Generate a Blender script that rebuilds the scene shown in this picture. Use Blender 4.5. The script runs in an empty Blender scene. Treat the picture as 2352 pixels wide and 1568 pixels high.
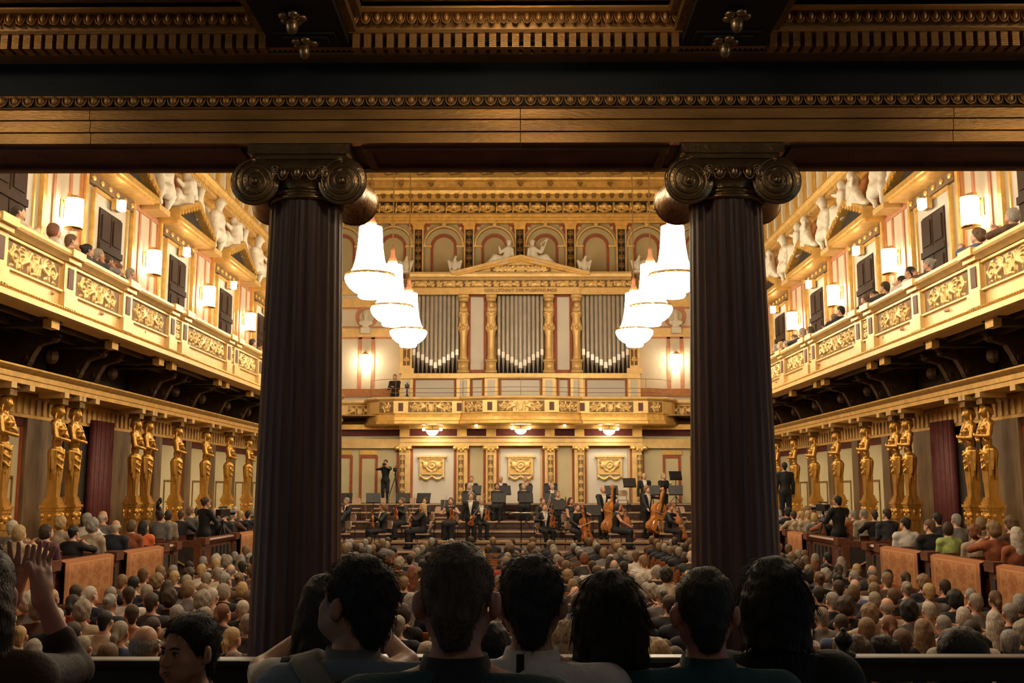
import bpy, math, random
import numpy as np
from mathutils import Vector, Matrix

# ------------------------------------------------------------------ camera, world, exposure
CZ = 2.75                      # eye height over the stalls floor at the stage
FPX, IW, IH = 2400.0, 2352.0, 1568.0
PITCH = math.atan((1122-784)/FPX)
YAW = math.atan(20/FPX)
SC = bpy.context.scene
COL = SC.collection
cam_d = bpy.data.cameras.new('camera')
cam_d.sensor_width = 36.0
cam_d.lens = 36.0*FPX/IW
cam_d.clip_start = 0.05
cam_d.clip_end = 200
cam = bpy.data.objects.new('camera', cam_d)
COL.objects.link(cam)
cam.location = (0, 0, CZ)
cam.rotation_euler = (math.pi/2+PITCH, 0, YAW)
SC.camera = cam
wd = bpy.data.worlds.new('world'); SC.world = wd
wd.use_nodes = True
wd.node_tree.nodes['Background'].inputs[0].default_value = (0.20, 0.42, 0.62, 1)
wd.node_tree.nodes['Background'].inputs[1].default_value = 0.4
SC.view_settings.view_transform = 'Standard'
SC.view_settings.look = 'None'
SC.view_settings.gamma = 1.0
SC.view_settings.exposure = -0.12
SC.view_settings.use_curve_mapping = False
SC.cycles.use_denoising = True
SC.cycles.use_adaptive_sampling = True
SC.cycles.adaptive_threshold = 0.04
SC.cycles.adaptive_min_samples = 12
SC.cycles.max_bounces = 5
SC.cycles.diffuse_bounces = 3
SC.cycles.glossy_bounces = 3
SC.cycles.transmission_bounces = 4
SC.cycles.sample_clamp_indirect = 6.0
SC.cycles.caustics_reflective = False
SC.cycles.caustics_refractive = False

# ------------------------------------------------------------------ helpers
RCAM = Matrix.Rotation(YAW, 3, 'Z') @ Matrix.Rotation(math.pi/2+PITCH, 3, 'X')
RCI = RCAM.inverted()
def ray(px, py):
    return RCAM @ Vector(((px-IW/2)/FPX, (IH/2-py)/FPX, -1.0))
def at(px, py, Y):
    d = ray(px, py); t = Y/d.y
    return Vector((d.x*t, Y, d.z*t+CZ))
def project(p):
    q = RCI @ Vector((p[0], p[1], p[2]-CZ))
    return (IW/2+FPX*q.x/-q.z, IH/2-FPX*q.y/-q.z)
def R(z): return z+CZ

class MB:
    def __init__(s): s.v = []; s.f = []
    def add(s, vs, fs, M=None):
        o = len(s.v)
        if M is not None: vs = [tuple(M @ Vector(v)) for v in vs]
        s.v.extend([tuple(v) for v in vs]); s.f.extend([tuple(i+o for i in f) for f in fs])
        return s
    def box(s, x0, x1, y0, y1, z0, z1, M=None):
        if x0 > x1: x0, x1 = x1, x0
        if y0 > y1: y0, y1 = y1, y0
        if z0 > z1: z0, z1 = z1, z0
        vs = [(x0,y0,z0),(x1,y0,z0),(x1,y1,z0),(x0,y1,z0),(x0,y0,z1),(x1,y0,z1),(x1,y1,z1),(x0,y1,z1)]
        return s.add(vs, [(0,3,2,1),(4,5,6,7),(0,1,5,4),(1,2,6,5),(2,3,7,6),(3,0,4,7)], M)
    def cbox(s, c, d, M=None):
        return s.box(c[0]-d[0]/2, c[0]+d[0]/2, c[1]-d[1]/2, c[1]+d[1]/2, c[2]-d[2]/2, c[2]+d[2]/2, M)
    def pbox(s, px0, px1, py0, py1, Y0, Y1):        # front face measured on plane Y0
        a = at(px0, py0, Y0); b = at(px1, py1, Y0)
        return s.box(a.x, b.x, Y0, Y1, b.z, a.z)
    def frame(s, px0, px1, py0, py1, w, Y0, Y1):
        a = at(px0, py0, Y0); b = at(px1, py1, Y0)
        return s.rframe(a.x, b.x, b.z, a.z, w, Y0, Y1)
    def rframe(s, x0, x1, z0, z1, w, Y0, Y1, M=None):
        s.box(x0, x1, Y0, Y1, z1-w, z1, M); s.box(x0, x1, Y0, Y1, z0, z0+w, M)
        s.box(x0, x0+w, Y0, Y1, z0+w, z1-w, M); s.box(x1-w, x1, Y0, Y1, z0+w, z1-w, M)
        return s
    def tube(s, pts, r, n=8, M=None):
        pts = [Vector(p) for p in pts]; m = len(pts)
        rs = r if isinstance(r, (list, tuple)) else [r]*m
        up = None; vs = []; fs = []
        for i, p in enumerate(pts):
            t = (pts[min(i+1, m-1)]-pts[max(i-1, 0)]).normalized()
            if up is None:
                up = Vector((0, 0, 1)) if abs(t.z) < .9 else Vector((1, 0, 0))
            a = up-t*up.dot(t)
            if a.length < 1e-6: a = t.orthogonal()
            a.normalize(); up = a; b = t.cross(a)
            for k in range(n):
                an = 2*math.pi*k/n
                vs.append(tuple(p+(a*math.cos(an)+b*math.sin(an))*rs[i]))
        for i in range(m-1):
            for k in range(n):
                k2 = (k+1) % n
                fs.append((i*n+k, i*n+k2, (i+1)*n+k2, (i+1)*n+k))
        fs.append(tuple(range(n-1, -1, -1))); fs.append(tuple(range((m-1)*n, m*n)))
        return s.add(vs, fs, M)
    def lathe(s, prof, n=20, c=(0, 0, 0), M=None, a0=0.0, a1=2*math.pi, rib=None):
        full = abs(a1-a0-2*math.pi) < 1e-6; k = n if full else n+1
        vs = []; fs = []
        for (r, z) in prof:
            for j in range(k):
                an = a0+(a1-a0)*j/n
                rr = r*(1+rib[1]*math.cos(rib[0]*an)) if rib else r
                vs.append((c[0]+rr*math.cos(an), c[1]+rr*math.sin(an), c[2]+z))
        for i in range(len(prof)-1):
            for j in range(n if full else n):
                j2 = (j+1) % k
                fs.append((i*k+j, i*k+j2, (i+1)*k+j2, (i+1)*k+j))
        if full:
            fs.append(tuple(range(k-1, -1, -1))); fs.append(tuple((len(prof)-1)*k+j for j in range(k)))
        return s.add(vs, fs, M)
    def ell(s, c, r, n=10, m=6, M=None):
        if not isinstance(r, (tuple, list)): r = (r, r, r)
        vs = []; fs = []
        for i in range(1, m):
            ph = math.pi*i/m
            for j in range(n):
                an = 2*math.pi*j/n
                vs.append((c[0]+r[0]*math.sin(ph)*math.cos(an), c[1]+r[1]*math.sin(ph)*math.sin(an), c[2]+r[2]*math.cos(ph)))
        for i in range(m-2):
            for j in range(n):
                fs.append((i*n+j, (i+1)*n+j, (i+1)*n+(j+1) % n, i*n+(j+1) % n))
        t = len(vs); vs.append((c[0], c[1], c[2]+r[2])); vs.append((c[0], c[1], c[2]-r[2]))
        for j in range(n):
            fs.append((t, j, (j+1) % n)); fs.append((t+1, (m-2)*n+(j+1) % n, (m-2)*n+j))
        return s.add(vs, fs, M)
    def prism(s, loop, off, M=None):                # loop of 3D points pushed along off
        n = len(loop); off = Vector(off)
        vs = [tuple(Vector(p)) for p in loop]+[tuple(Vector(p)+off) for p in loop]
        fs = [tuple(range(n-1, -1, -1)), tuple(range(n, 2*n))]
        for i in range(n): fs.append((i, (i+1) % n, n+(i+1) % n, n+i))
        return s.add(vs, fs, M)
    def sweep(s, prof, path, M=None):               # prof: closed loop of (out, z); path: (x, y) points, out = right of travel
        P = [Vector((p[0], p[1])) for p in path]; m = len(P); n = len(prof); vs = []; fs = []
        for i in range(m):
            d0 = (P[i]-P[i-1]).normalized() if i > 0 else None
            d1 = (P[i+1]-P[i]).normalized() if i < m-1 else None
            if d0 is None: d0 = d1
            if d1 is None: d1 = d0
            n0 = Vector((d0.y, -d0.x)); n1 = Vector((d1.y, -d1.x))
            b = (n0+n1); b = b/max(b.dot(n0), .3)
            for (o, z) in prof: vs.append((P[i].x+b.x*o, P[i].y+b.y*o, z))
        for i in range(m-1):
            for k in range(n):
                k2 = (k+1) % n
                fs.append((i*n+k, (i+1)*n+k, (i+1)*n+k2, i*n+k2))
        fs.append(tuple(range(n))); fs.append(tuple(range(m*n-1, (m-1)*n-1, -1)))
        return s.add(vs, fs, M)
    def mesh(s, name, smooth=False):
        me = bpy.data.meshes.new(name)
        me.from_pydata(s.v, [], s.f)
        if smooth: me.polygons.foreach_set('use_smooth', [True]*len(me.polygons))
        me.update()
        return me
    def build(s, name, mat, parent=None, smooth=False):
        return obj(name, s.mesh(name, smooth), mat, parent)

def obj(name, me, mat=None, parent=None, loc=None, rotz=None, color=None, local=False):
    o = bpy.data.objects.new(name, me); COL.objects.link(o)
    if mat is not None and me is not None and not me.materials: me.materials.append(mat)
    if parent is not None:
        o.parent = parent
    if loc is not None: o.location = loc
    if rotz is not None: o.rotation_euler = (0, 0, rotz)
    if color is not None: o.color = (*color, 1)
    return o
def tag(o, label=None, cat=None, group=None, kind=None):
    if label: o['label'] = label
    if cat: o['category'] = cat
    if group: o['group'] = group
    if kind: o['kind'] = kind
    return o
def thing(name, label, cat, loc=(0, 0, 0), rotz=0, group=None, kind=None):
    o = bpy.data.objects.new(name, None); COL.objects.link(o)
    o.location = loc; o.rotation_euler = (0, 0, rotz); o.empty_display_size = .1
    return tag(o, label, cat, group, kind)
def copy_tree(o, loc=None, rotz=None, label=None, parent=None, scale=None):
    c = o.copy(); COL.objects.link(c)
    if parent is not None: c.parent = parent
    if loc is not None: c.location = loc
    if rotz is not None: c.rotation_euler = (0, 0, rotz)
    if scale is not None: c.scale = scale
    if label: c['label'] = label
    for ch in o.children:
        copy_tree(ch, parent=c)
    return c

# ------------------------------------------------------------------ materials
def mat(name, col, rough=.5, metal=0.0, var=.12, scale=6.0, bump=0.0, bscale=40.0, emit=None, estr=0.0, stretch=None, spec=None, objcol=False, col2=None, coat=0.0, island=0.0):
    m = bpy.data.materials.new(name); m.use_nodes = True
    nt = m.node_tree; b = nt.nodes['Principled BSDF']; L = nt.links
    b.inputs['Roughness'].default_value = rough
    b.inputs['Metallic'].default_value = metal
    if spec is not None: b.inputs['Specular IOR Level'].default_value = spec
    if coat: b.inputs['Coat Weight'].default_value = coat; b.inputs['Coat Roughness'].default_value = .15
    tc = nt.nodes.new('ShaderNodeTexCoord')
    src = tc.outputs['Object']
    if stretch:
        mp = nt.nodes.new('ShaderNodeMapping'); mp.inputs['Scale'].default_value = stretch
        L.new(src, mp.inputs[0]); src = mp.outputs[0]
    base = None
    if objcol:
        oi = nt.nodes.new('ShaderNodeObjectInfo'); base = oi.outputs['Color']
    if var or objcol or col2:
        nz = nt.nodes.new('ShaderNodeTexNoise'); nz.inputs['Scale'].default_value = scale; nz.inputs['Detail'].default_value = 3
        L.new(src, nz.inputs['Vector'])
        mx = nt.nodes.new('ShaderNodeMix'); mx.data_type = 'RGBA'; mx.inputs[0].default_value = .5
        if col2 is not None:
            rp = nt.nodes.new('ShaderNodeMapRange'); rp.inputs[1].default_value = .38; rp.inputs[2].default_value = .62
            L.new(nz.outputs[0], rp.inputs[0]); L.new(rp.outputs[0], mx.inputs[0])
            mx.inputs[6].default_value = (*col, 1); mx.inputs[7].default_value = (*col2, 1)
            L.new(mx.outputs[2], b.inputs['Base Color'])
        else:
            mx.blend_type = 'MULTIPLY'; mx.inputs[0].default_value = 1
            rp = nt.nodes.new('ShaderNodeMapRange'); rp.inputs[1].default_value = .3; rp.inputs[2].default_value = .7
            rp.inputs[3].default_value = 1-var; rp.inputs[4].default_value = 1+var
            L.new(nz.outputs[0], rp.inputs[0])
            if base is not None: L.new(base, mx.inputs[6])
            else: mx.inputs[6].default_value = (*col, 1)
            L.new(rp.outputs[0], mx.inputs[7])
            L.new(mx.outputs[2], b.inputs['Base Color'])
    else:
        b.inputs['Base Color'].default_value = (*col, 1)
    if bump:
        n2 = nt.nodes.new('ShaderNodeTexNoise'); n2.inputs['Scale'].default_value = bscale; n2.inputs['Detail'].default_value = 4
        L.new(src, n2.inputs['Vector'])
        bp = nt.nodes.new('ShaderNodeBump'); bp.inputs['Strength'].default_value = bump; bp.inputs['Distance'].default_value = .02
        L.new(n2.outputs[0], bp.inputs['Height']); L.new(bp.outputs[0], b.inputs['Normal'])
    if emit:
        b.inputs['Emission Color'].default_value = (*emit, 1); b.inputs['Emission Strength'].default_value = estr
    return m
LAMP = (1.0, .825, .585)
M = {}
def defm(k, *a, **kw): M[k] = mat(k, *a, **kw)
defm('gold', (.84, .54, .16), .38, .55, .16, 5, .25, 30)
defm('gold_pale', (.88, .60, .24), .42, .3, .10, 4, .12, 30)
defm('gold_dark', (.34, .20, .065), .42, .5, .25, 8, .5, 30)
defm('gold_relief', (.86, .60, .24), .38, .45, .18, 9, .3, 60)
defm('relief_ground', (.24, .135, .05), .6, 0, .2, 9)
defm('bronze', (.38, .25, .13), .32, .85, .25, 7, .25, 30)
defm('statue_gold', (.70, .38, .08), .34, .7, .22, 7, 1.0, 20, stretch=(1, 1, .28))
defm('cream', (.78, .67, .49), .6, 0, .05, 1.2)
defm('cream_dim', (.60, .47, .24), .65, 0, .06, 1.2)
defm('cream_low', (.72, .62, .36), .6, 0, .06, 1.2)
defm('white_wall', (.84, .78, .66), .6, 0, .04, 1.2)
defm('pink', (.62, .27, .14), .6, 0, .12, 5)
defm('red_frame', (.40, .10, .035), .55, 0, .15, 6)
defm('dark_red', (.12, .020, .016), .7, 0, .2, 6)
defm('terracotta', (.55, .22, .07), .6, 0, .15, 6)
defm('marble_brown', (.23, .14, .065), .45, 0, .35, 5, stretch=(1, 1, .25))
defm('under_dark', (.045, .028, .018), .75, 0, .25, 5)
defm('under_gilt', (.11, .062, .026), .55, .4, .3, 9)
defm('white_stone', (.84, .77, .63), .6, 0, .06, 4, .2, 20)
defm('door_wood', (.060, .034, .020), .7, 0, .25, 8, spec=.2, stretch=(6, 6, .6))
defm('insert_purple', (.13, .052, .032), .6, 0, .2, 8)
defm('column_stone', (.095, .043, .034), .42, 0, .45, 9, .15, 60, stretch=(4, 4, .12))
defm('fascia_gilt', (.64, .34, .11), .40, .5, .3, 3, .2, 40, stretch=(.6, 1, 3))
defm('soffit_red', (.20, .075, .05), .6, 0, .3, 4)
defm('frieze_unlit', (.012, .017, .024), .7, 0, .2, 4)
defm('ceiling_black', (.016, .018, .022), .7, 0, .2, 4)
defm('bench_wood', (.36, .125, .035), .38, 0, .3, 7, .1, 60, stretch=(.4, 3, 3), coat=.3)
defm('box_wood', (.16, .055, .028), .4, 0, .3, 7, stretch=(3, .5, 3))
defm('box_wood_light', (.36, .17, .085), .35, 0, .2, 7, stretch=(3, .5, 3), coat=.2)
defm('box_panel', (.045, .036, .03), .5, 0, .25, 7)
defm('stage_wood', (.075, .036, .026), .5, 0, .3, 6, stretch=(.3, 3, 3))
defm('stage_edge', (.60, .42, .25), .5, 0, .2, 6)
defm('floor_wood', (.11, .06, .035), .5, 0, .3, 5)
defm('black', (.010, .010, .012), .5, 0, .2, 8)
defm('rail_wood', (.010, .010, .012), .4, 0, .3, 8)
defm('pipe', (.50, .46, .39), .42, .35, .1, 3)
defm('pipe_mouth', (.85, .80, .72), .35, .4, .05, 3)
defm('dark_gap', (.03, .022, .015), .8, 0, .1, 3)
defm('steel', (.5, .48, .44), .3, .9, .1, 5)
defm('lamp_glass', (.9, .85, .75), .3, 0, 0, emit=LAMP, estr=15)
defm('crystal', (.95, .9, .8), .2, 0, 0, emit=LAMP, estr=30)
defm('bulb', (.95, .9, .8), .2, 0, 0, emit=LAMP, estr=30)
defm('violin_wood', (.42, .13, .03), .28, 0, .25, 14, coat=.5)
defm('bass_wood', (.55, .20, .04), .28, 0, .25, 8, coat=.5)
defm('ebony', (.015, .012, .01), .3, 0, .1, 9)
defm('bow_wood', (.42, .24, .10), .4, 0, .15, 9)
defm('brass', (.85, .62, .25), .22, 1, .05, 5)
defm('silver', (.8, .8, .78), .2, 1, .05, 5)
defm('paper', (.88, .84, .74), .7, 0, .04, 5)
defm('chair_pad', (.55, .36, .25), .6, 0, .08, 9)
defm('skin', (.60, .33, .21), .5, 0, .10, 12)
defm('skin_pale', (.72, .46, .33), .5, 0, .10, 12)
defm('skin_dark', (.33, .17, .10), .5, 0, .10, 12)
defm('cloth', (.5, .5, .5), .8, 0, .18, 10, .2, 70, objcol=True)
defm('hair', (.5, .5, .5), .55, 0, .45, 30, .6, 60, objcol=True, stretch=(3, 3, .6))
defm('tux', (.010, .011, .014), .7, 0, .2, 12, .15, 50)
defm('shirt_white', (.85, .80, .70), .7, 0, .05, 12)
defm('eye_white', (.55, .5, .46), .3, 0, 0)
defm('lips', (.36, .13, .10), .45, 0, .1, 20)

# rug with a woven pattern: frame bands and a leafy field (flat print)
def rugmat():
    m = bpy.data.materials.new('rug'); m.use_nodes = True
    nt = m.node_tree; b = nt.nodes['Principled BSDF']; L = nt.links
    b.inputs['Roughness'].default_value = .9
    tc = nt.nodes.new('ShaderNodeTexCoord'); g = tc.outputs['Generated']
    sx = nt.nodes.new('ShaderNodeSeparateXYZ'); L.new(g, sx.inputs[0])
    def math_(op, a, bb=None):
        n = nt.nodes.new('ShaderNodeMath'); n.operation = op
        for i, q in enumerate((a, bb)):
            if q is None: continue
            if isinstance(q, (int, float)): n.inputs[i].default_value = q
            else: L.new(q, n.inputs[i])
        return n.outputs[0]
    u = math_('ABSOLUTE', math_('SUBTRACT', sx.outputs['Y'], .5)); z = sx.outputs['Z']
    v = math_('ABSOLUTE', math_('SUBTRACT', z, .55))
    d = math_('MAXIMUM', u, math_('MULTIPLY', v, 1.05))
    band = math_('MULTIPLY', math_('GREATER_THAN', d, .39), math_('LESS_THAN', d, .42))
    fringe = math_('LESS_THAN', z, .10)
    nz = nt.nodes.new('ShaderNodeTexNoise'); nz.inputs['Scale'].default_value = 9
    cb = nt.nodes.new('ShaderNodeCombineXYZ'); L.new(u, cb.inputs[0]); L.new(math_('MULTIPLY', z, 1.0), cb.inputs[1])
    L.new(cb.outputs[0], nz.inputs['Vector'])
    fld = math_('MULTIPLY', math_('GREATER_THAN', nz.outputs[0], .5), math_('LESS_THAN', d, .38))
    mx = nt.nodes.new('ShaderNodeMix'); mx.data_type = 'RGBA'
    mx.inputs[6].default_value = (.40, .150, .048, 1); mx.inputs[7].default_value = (.50, .235, .085, 1)
    L.new(math_('MINIMUM', math_('ADD', math_('ADD', band, fringe), math_('MULTIPLY', fld, .8)), 1.0), mx.inputs[0])
    L.new(mx.outputs[2], b.inputs['Base Color'])
    M['rug'] = m
rugmat()

# ------------------------------------------------------------------ implicit bodies: union of round cones and ellipsoids meshed as one surface
def rc(a, b, ra, rb=None, k=.03): return ('rc', np.array(a, float), np.array(b, float), ra, ra if rb is None else rb, k)
def el(c, r, k=.03, rot=None): return ('el', np.array(c, float), np.array(r if hasattr(r, '__len__') else (r, r, r), float), rot, k)
def bx(c, hd, rnd=.01, k=.01, rot=None): return ('bx', np.array(c, float), np.array(hd, float), rot, k, rnd)
def sub(o, k=.01): return ('sub', o, k)
def cut(p, n, k=.005): return ('cut', np.array(p, float), np.array(n, float)/np.linalg.norm(n), k)
def xf(ops, Mx):                                     # rigid transform of a list of ops
    Rm = np.array(Mx.to_3x3()); T = np.array(Mx.to_translation()); out = []
    for o in ops:
        if o[0] == 'rc': out.append(('rc', Rm@o[1]+T, Rm@o[2]+T, o[3], o[4], o[5]))
        elif o[0] == 'el': out.append(('el', Rm@o[1]+T, o[2], Rm if o[3] is None else Rm@o[3], o[4]))
        elif o[0] == 'bx': out.append(('bx', Rm@o[1]+T, o[2], Rm if o[3] is None else Rm@o[3], o[4], o[5]))
        elif o[0] == 'sub': out.append(('sub', xf([o[1]], Mx)[0], o[2]))
        elif o[0] == 'cut': out.append(('cut', Rm@o[1]+T, Rm@o[2], o[3]))
    return out
def inflate(ops, d):
    out = []
    for o in ops:
        if o[0] == 'rc': out.append(('rc', o[1], o[2], o[3]+d, o[4]+d, o[5]))
        elif o[0] == 'el': out.append(('el', o[1], o[2]+d, o[3], o[4]))
        elif o[0] == 'bx': out.append(('bx', o[1], o[2]+d, o[3], o[4], o[5]))
        else: out.append(o)
    return out
def _ext(o):
    if o[0] == 'rc':
        r = max(o[3], o[4]); return np.minimum(o[1], o[2])-r, np.maximum(o[1], o[2])+r
    if o[0] == 'el' and o[3] is not None:
        e = np.sqrt(((o[3]*o[2])**2).sum(1)); return o[1]-e, o[1]+e
    if o[0] == 'bx' and o[3] is not None:
        e = np.abs(o[3]*o[2]).sum(1); return o[1]-e, o[1]+e
    return o[1]-o[2], o[1]+o[2]
def _dist(o, X):
    if o[0] == 'rc':
        ab = o[2]-o[1]; pa = X-o[1]; L2 = max(ab@ab, 1e-12)
        t = np.clip((pa@ab)/L2, 0, 1)
        return np.linalg.norm(pa-t[..., None]*ab, axis=-1)-(o[3]+(o[4]-o[3])*t)
    p = X-o[1]
    if o[3] is not None: p = p@o[3]
    if o[0] == 'el':
        a = np.linalg.norm(p/o[2], axis=-1); b = np.linalg.norm(p/(o[2]**2), axis=-1)+1e-9
        return a*(a-1)/b
    q = np.abs(p)-(o[2]-o[5])
    return np.linalg.norm(np.maximum(q, 0), axis=-1)+np.minimum(q.max(-1), 0)-o[5]
def sdf_mesh(name, ops, h=.015, noise=None, smooth=True):
    lo = np.full(3, 1e9); hi = -lo
    for o in ops:
        if o[0] in ('rc', 'el', 'bx'):
            a, b = _ext(o); lo = np.minimum(lo, a); hi = np.maximum(hi, b)
    lo = lo-2.5*h; hi = hi+2.5*h
    n = np.maximum(np.ceil((hi-lo)/h).astype(int)+1, 4)
    F = np.full(n, 1.0, np.float32)
    axs = [lo[i]+h*np.arange(n[i]) for i in range(3)]
    def block(a, b):
        i0 = np.clip(np.floor((a-lo)/h).astype(int), 0, n-1); i1 = np.clip(np.ceil((b-lo)/h).astype(int)+1, 1, n)
        sl = tuple(slice(i0[i], i1[i]) for i in range(3))
        X = np.stack(np.meshgrid(*[axs[i][sl[i]] for i in range(3)], indexing='ij'), -1)
        return sl, X
    for o in ops:
        if o[0] in ('rc', 'el', 'bx'):
            k = max(o[5] if o[0] == 'rc' else o[4], 1e-4)
            a, b = _ext(o); m = k+2.5*h
            sl, X = block(a-m, b+m); d = _dist(o, X); f = F[sl]
            q = np.maximum(k-np.abs(f-d), 0)/k
            F[sl] = np.minimum(f, d)-q*q*k*.25
        elif o[0] == 'sub':
            k = max(o[2], 1e-4); a, b = _ext(o[1]); m = k+2.5*h
            sl, X = block(a-m, b+m); d = -_dist(o[1], X); f = F[sl]
            q = np.maximum(k-np.abs(f-d), 0)/k
            F[sl] = np.maximum(f, d)+q*q*k*.25
        else:
            sl, X = block(lo, hi); F = np.maximum(F, ((X-o[1])@o[2]).astype(np.float32))
    if noise:
        amp, fr, seed = noise; rg = np.random.RandomState(seed)
        sl, X = block(lo, hi); w = np.zeros(F.shape, np.float32)
        for q in range(7):
            dv = rg.normal(size=3); dv = dv/np.linalg.norm(dv)*fr*(.6+.9*rg.rand())
            w += np.sin(X@dv+rg.rand()*6.28+1.7*np.sin(X@(np.roll(dv, 1))*.7)).astype(np.float32)
        F = F+amp*w/2.6
    F[0] = F[-1] = 1; F[:, 0] = F[:, -1] = 1; F[:, :, 0] = F[:, :, -1] = 1
    S = F < 0
    c = S[:-1, :-1, :-1].astype(np.int8)
    tot = sum(S[i:n[0]-1+i, j:n[1]-1+j, k:n[2]-1+k].astype(np.int8) for i in (0, 1) for j in (0, 1) for k in (0, 1))
    act = (tot > 0) & (tot < 8)
    idx = np.argwhere(act)
    vid = np.full(act.shape, -1, np.int64); vid[act] = np.arange(len(idx))
    acc = np.zeros((len(idx), 3)); cnt = np.zeros(len(idx))
    cor = [(i, j, k) for i in (0, 1) for j in (0, 1) for k in (0, 1)]
    val = {q: F[idx[:, 0]+q[0], idx[:, 1]+q[1], idx[:, 2]+q[2]].astype(float) for q in cor}
    for q in cor:
        for ax in range(3):
            if q[ax] == 1: continue
            r = list(q); r[ax] = 1; r = tuple(r)
            fa, fb = val[q], val[r]; m = (fa < 0) != (fb < 0)
            t = np.where(m, fa/np.where(m, fa-fb, 1), 0)
            p = np.zeros((len(idx), 3)); p += np.array(q, float); p[:, ax] += t
            acc[m] += p[m]; cnt[m] += 1
    V = lo+h*(idx+acc/np.maximum(cnt, 1)[:, None])
    quads = []
    for ax in range(3):
        a1, a2 = (ax+1) % 3, (ax+2) % 3
        sl0 = [slice(None)]*3; sl1 = [slice(None)]*3
        sl0[ax] = slice(0, n[ax]-1); sl1[ax] = slice(1, n[ax])
        A = S[tuple(sl0)]; B = S[tuple(sl1)]
        e = np.argwhere(A != B)
        if not len(e): continue
        sgn = A[e[:, 0], e[:, 1], e[:, 2]]
        def cell(d1, d2):
            q = e.copy(); q[:, a1] += d1; q[:, a2] += d2
            return vid[q[:, 0], q[:, 1], q[:, 2]]
        Q = np.stack([cell(-1, -1), cell(0, -1), cell(0, 0), cell(-1, 0)], 1)
        Q[~sgn] = Q[~sgn][:, ::-1]
        quads.append(Q)
    me = bpy.data.meshes.new(name)
    if not quads: return me
    Q = np.concatenate(quads); nf = len(Q)
    me.vertices.add(len(V)); me.vertices.foreach_set('co', V.astype(np.float32).ravel())
    me.loops.add(nf*4); me.loops.foreach_set('vertex_index', Q.astype(np.int32).ravel())
    me.polygons.add(nf); me.polygons.foreach_set('loop_start', np.arange(0, nf*4, 4, dtype=np.int32))
    me.polygons.foreach_set('loop_total', np.full(nf, 4, np.int32))
    me.polygons.foreach_set('use_smooth', np.full(nf, smooth))
    me.update(calc_edges=True); me.validate()
    return me

# ------------------------------------------------------------------ carved relief: height field from strokes, front towards -Y, panel in XZ
def spiral(cx, cz, r0, r1, a0, turns, n=26):
    return [(cx+(r0+(r1-r0)*i/n)*math.cos(a0+turns*2*math.pi*i/n), cz+(r0+(r1-r0)*i/n)*math.sin(a0+turns*2*math.pi*i/n)) for i in range(n+1)]
def relief(name, W, H, strokes, nx=120, depth=.06):
    nz = max(8, int(nx*H/W)); xs = np.linspace(-W/2, W/2, nx); zs = np.linspace(-H/2, H/2, nz)
    X, Zg = np.meshgrid(xs, zs, indexing='ij'); hgt = np.zeros_like(X)
    for pts, w, hh in strokes:
        m = len(pts)
        for i in range(max(m-1, 1)):
            a = np.array(pts[i]); b = np.array(pts[min(i+1, m-1)])
            wa = w if not isinstance(w, tuple) else w[0]+(w[1]-w[0])*i/max(m-1, 1)
            ab = b-a; L2 = max(ab@ab, 1e-9)
            t = np.clip(((X-a[0])*ab[0]+(Zg-a[1])*ab[1])/L2, 0, 1)
            d = np.hypot(X-a[0]-t*ab[0], Zg-a[1]-t*ab[1])
            hgt = np.maximum(hgt, hh*np.sqrt(np.clip(1-(d/wa)**2, 0, 1)))
    hgt = hgt*depth
    vs = np.stack([X, -hgt, Zg], -1).reshape(-1, 3)
    fs = [(i*nz+j, (i+1)*nz+j, (i+1)*nz+j+1, i*nz+j+1) for i in range(nx-1) for j in range(nz-1)]
    b0 = len(vs); vs = [tuple(v) for v in vs]+[(-W/2, .03, -H/2), (W/2, .03, -H/2), (W/2, .03, H/2), (-W/2, .03, H/2)]
    fs.append((b0, b0+3, b0+2, b0+1))
    edge = [(i*nz) for i in range(nx)]+[(nx-1)*nz+j for j in range(1, nz)]+[i*nz+nz-1 for i in range(nx-2, -1, -1)]+[j for j in range(nz-2, 0, -1)]
    me = bpy.data.meshes.new(name); me.from_pydata(vs, [], fs); me.update()
    # carved parts take the bright gilt, the sunk ground the dark one
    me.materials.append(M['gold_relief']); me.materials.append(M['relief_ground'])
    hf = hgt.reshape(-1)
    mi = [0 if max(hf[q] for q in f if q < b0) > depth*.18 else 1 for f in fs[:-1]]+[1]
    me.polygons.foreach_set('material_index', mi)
    me.polygons.foreach_set('use_smooth', [True]*len(fs))
    return me
def mir(st): return st+[([(-x, z) for x, z in p], w, h) for p, w, h in st]
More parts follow.
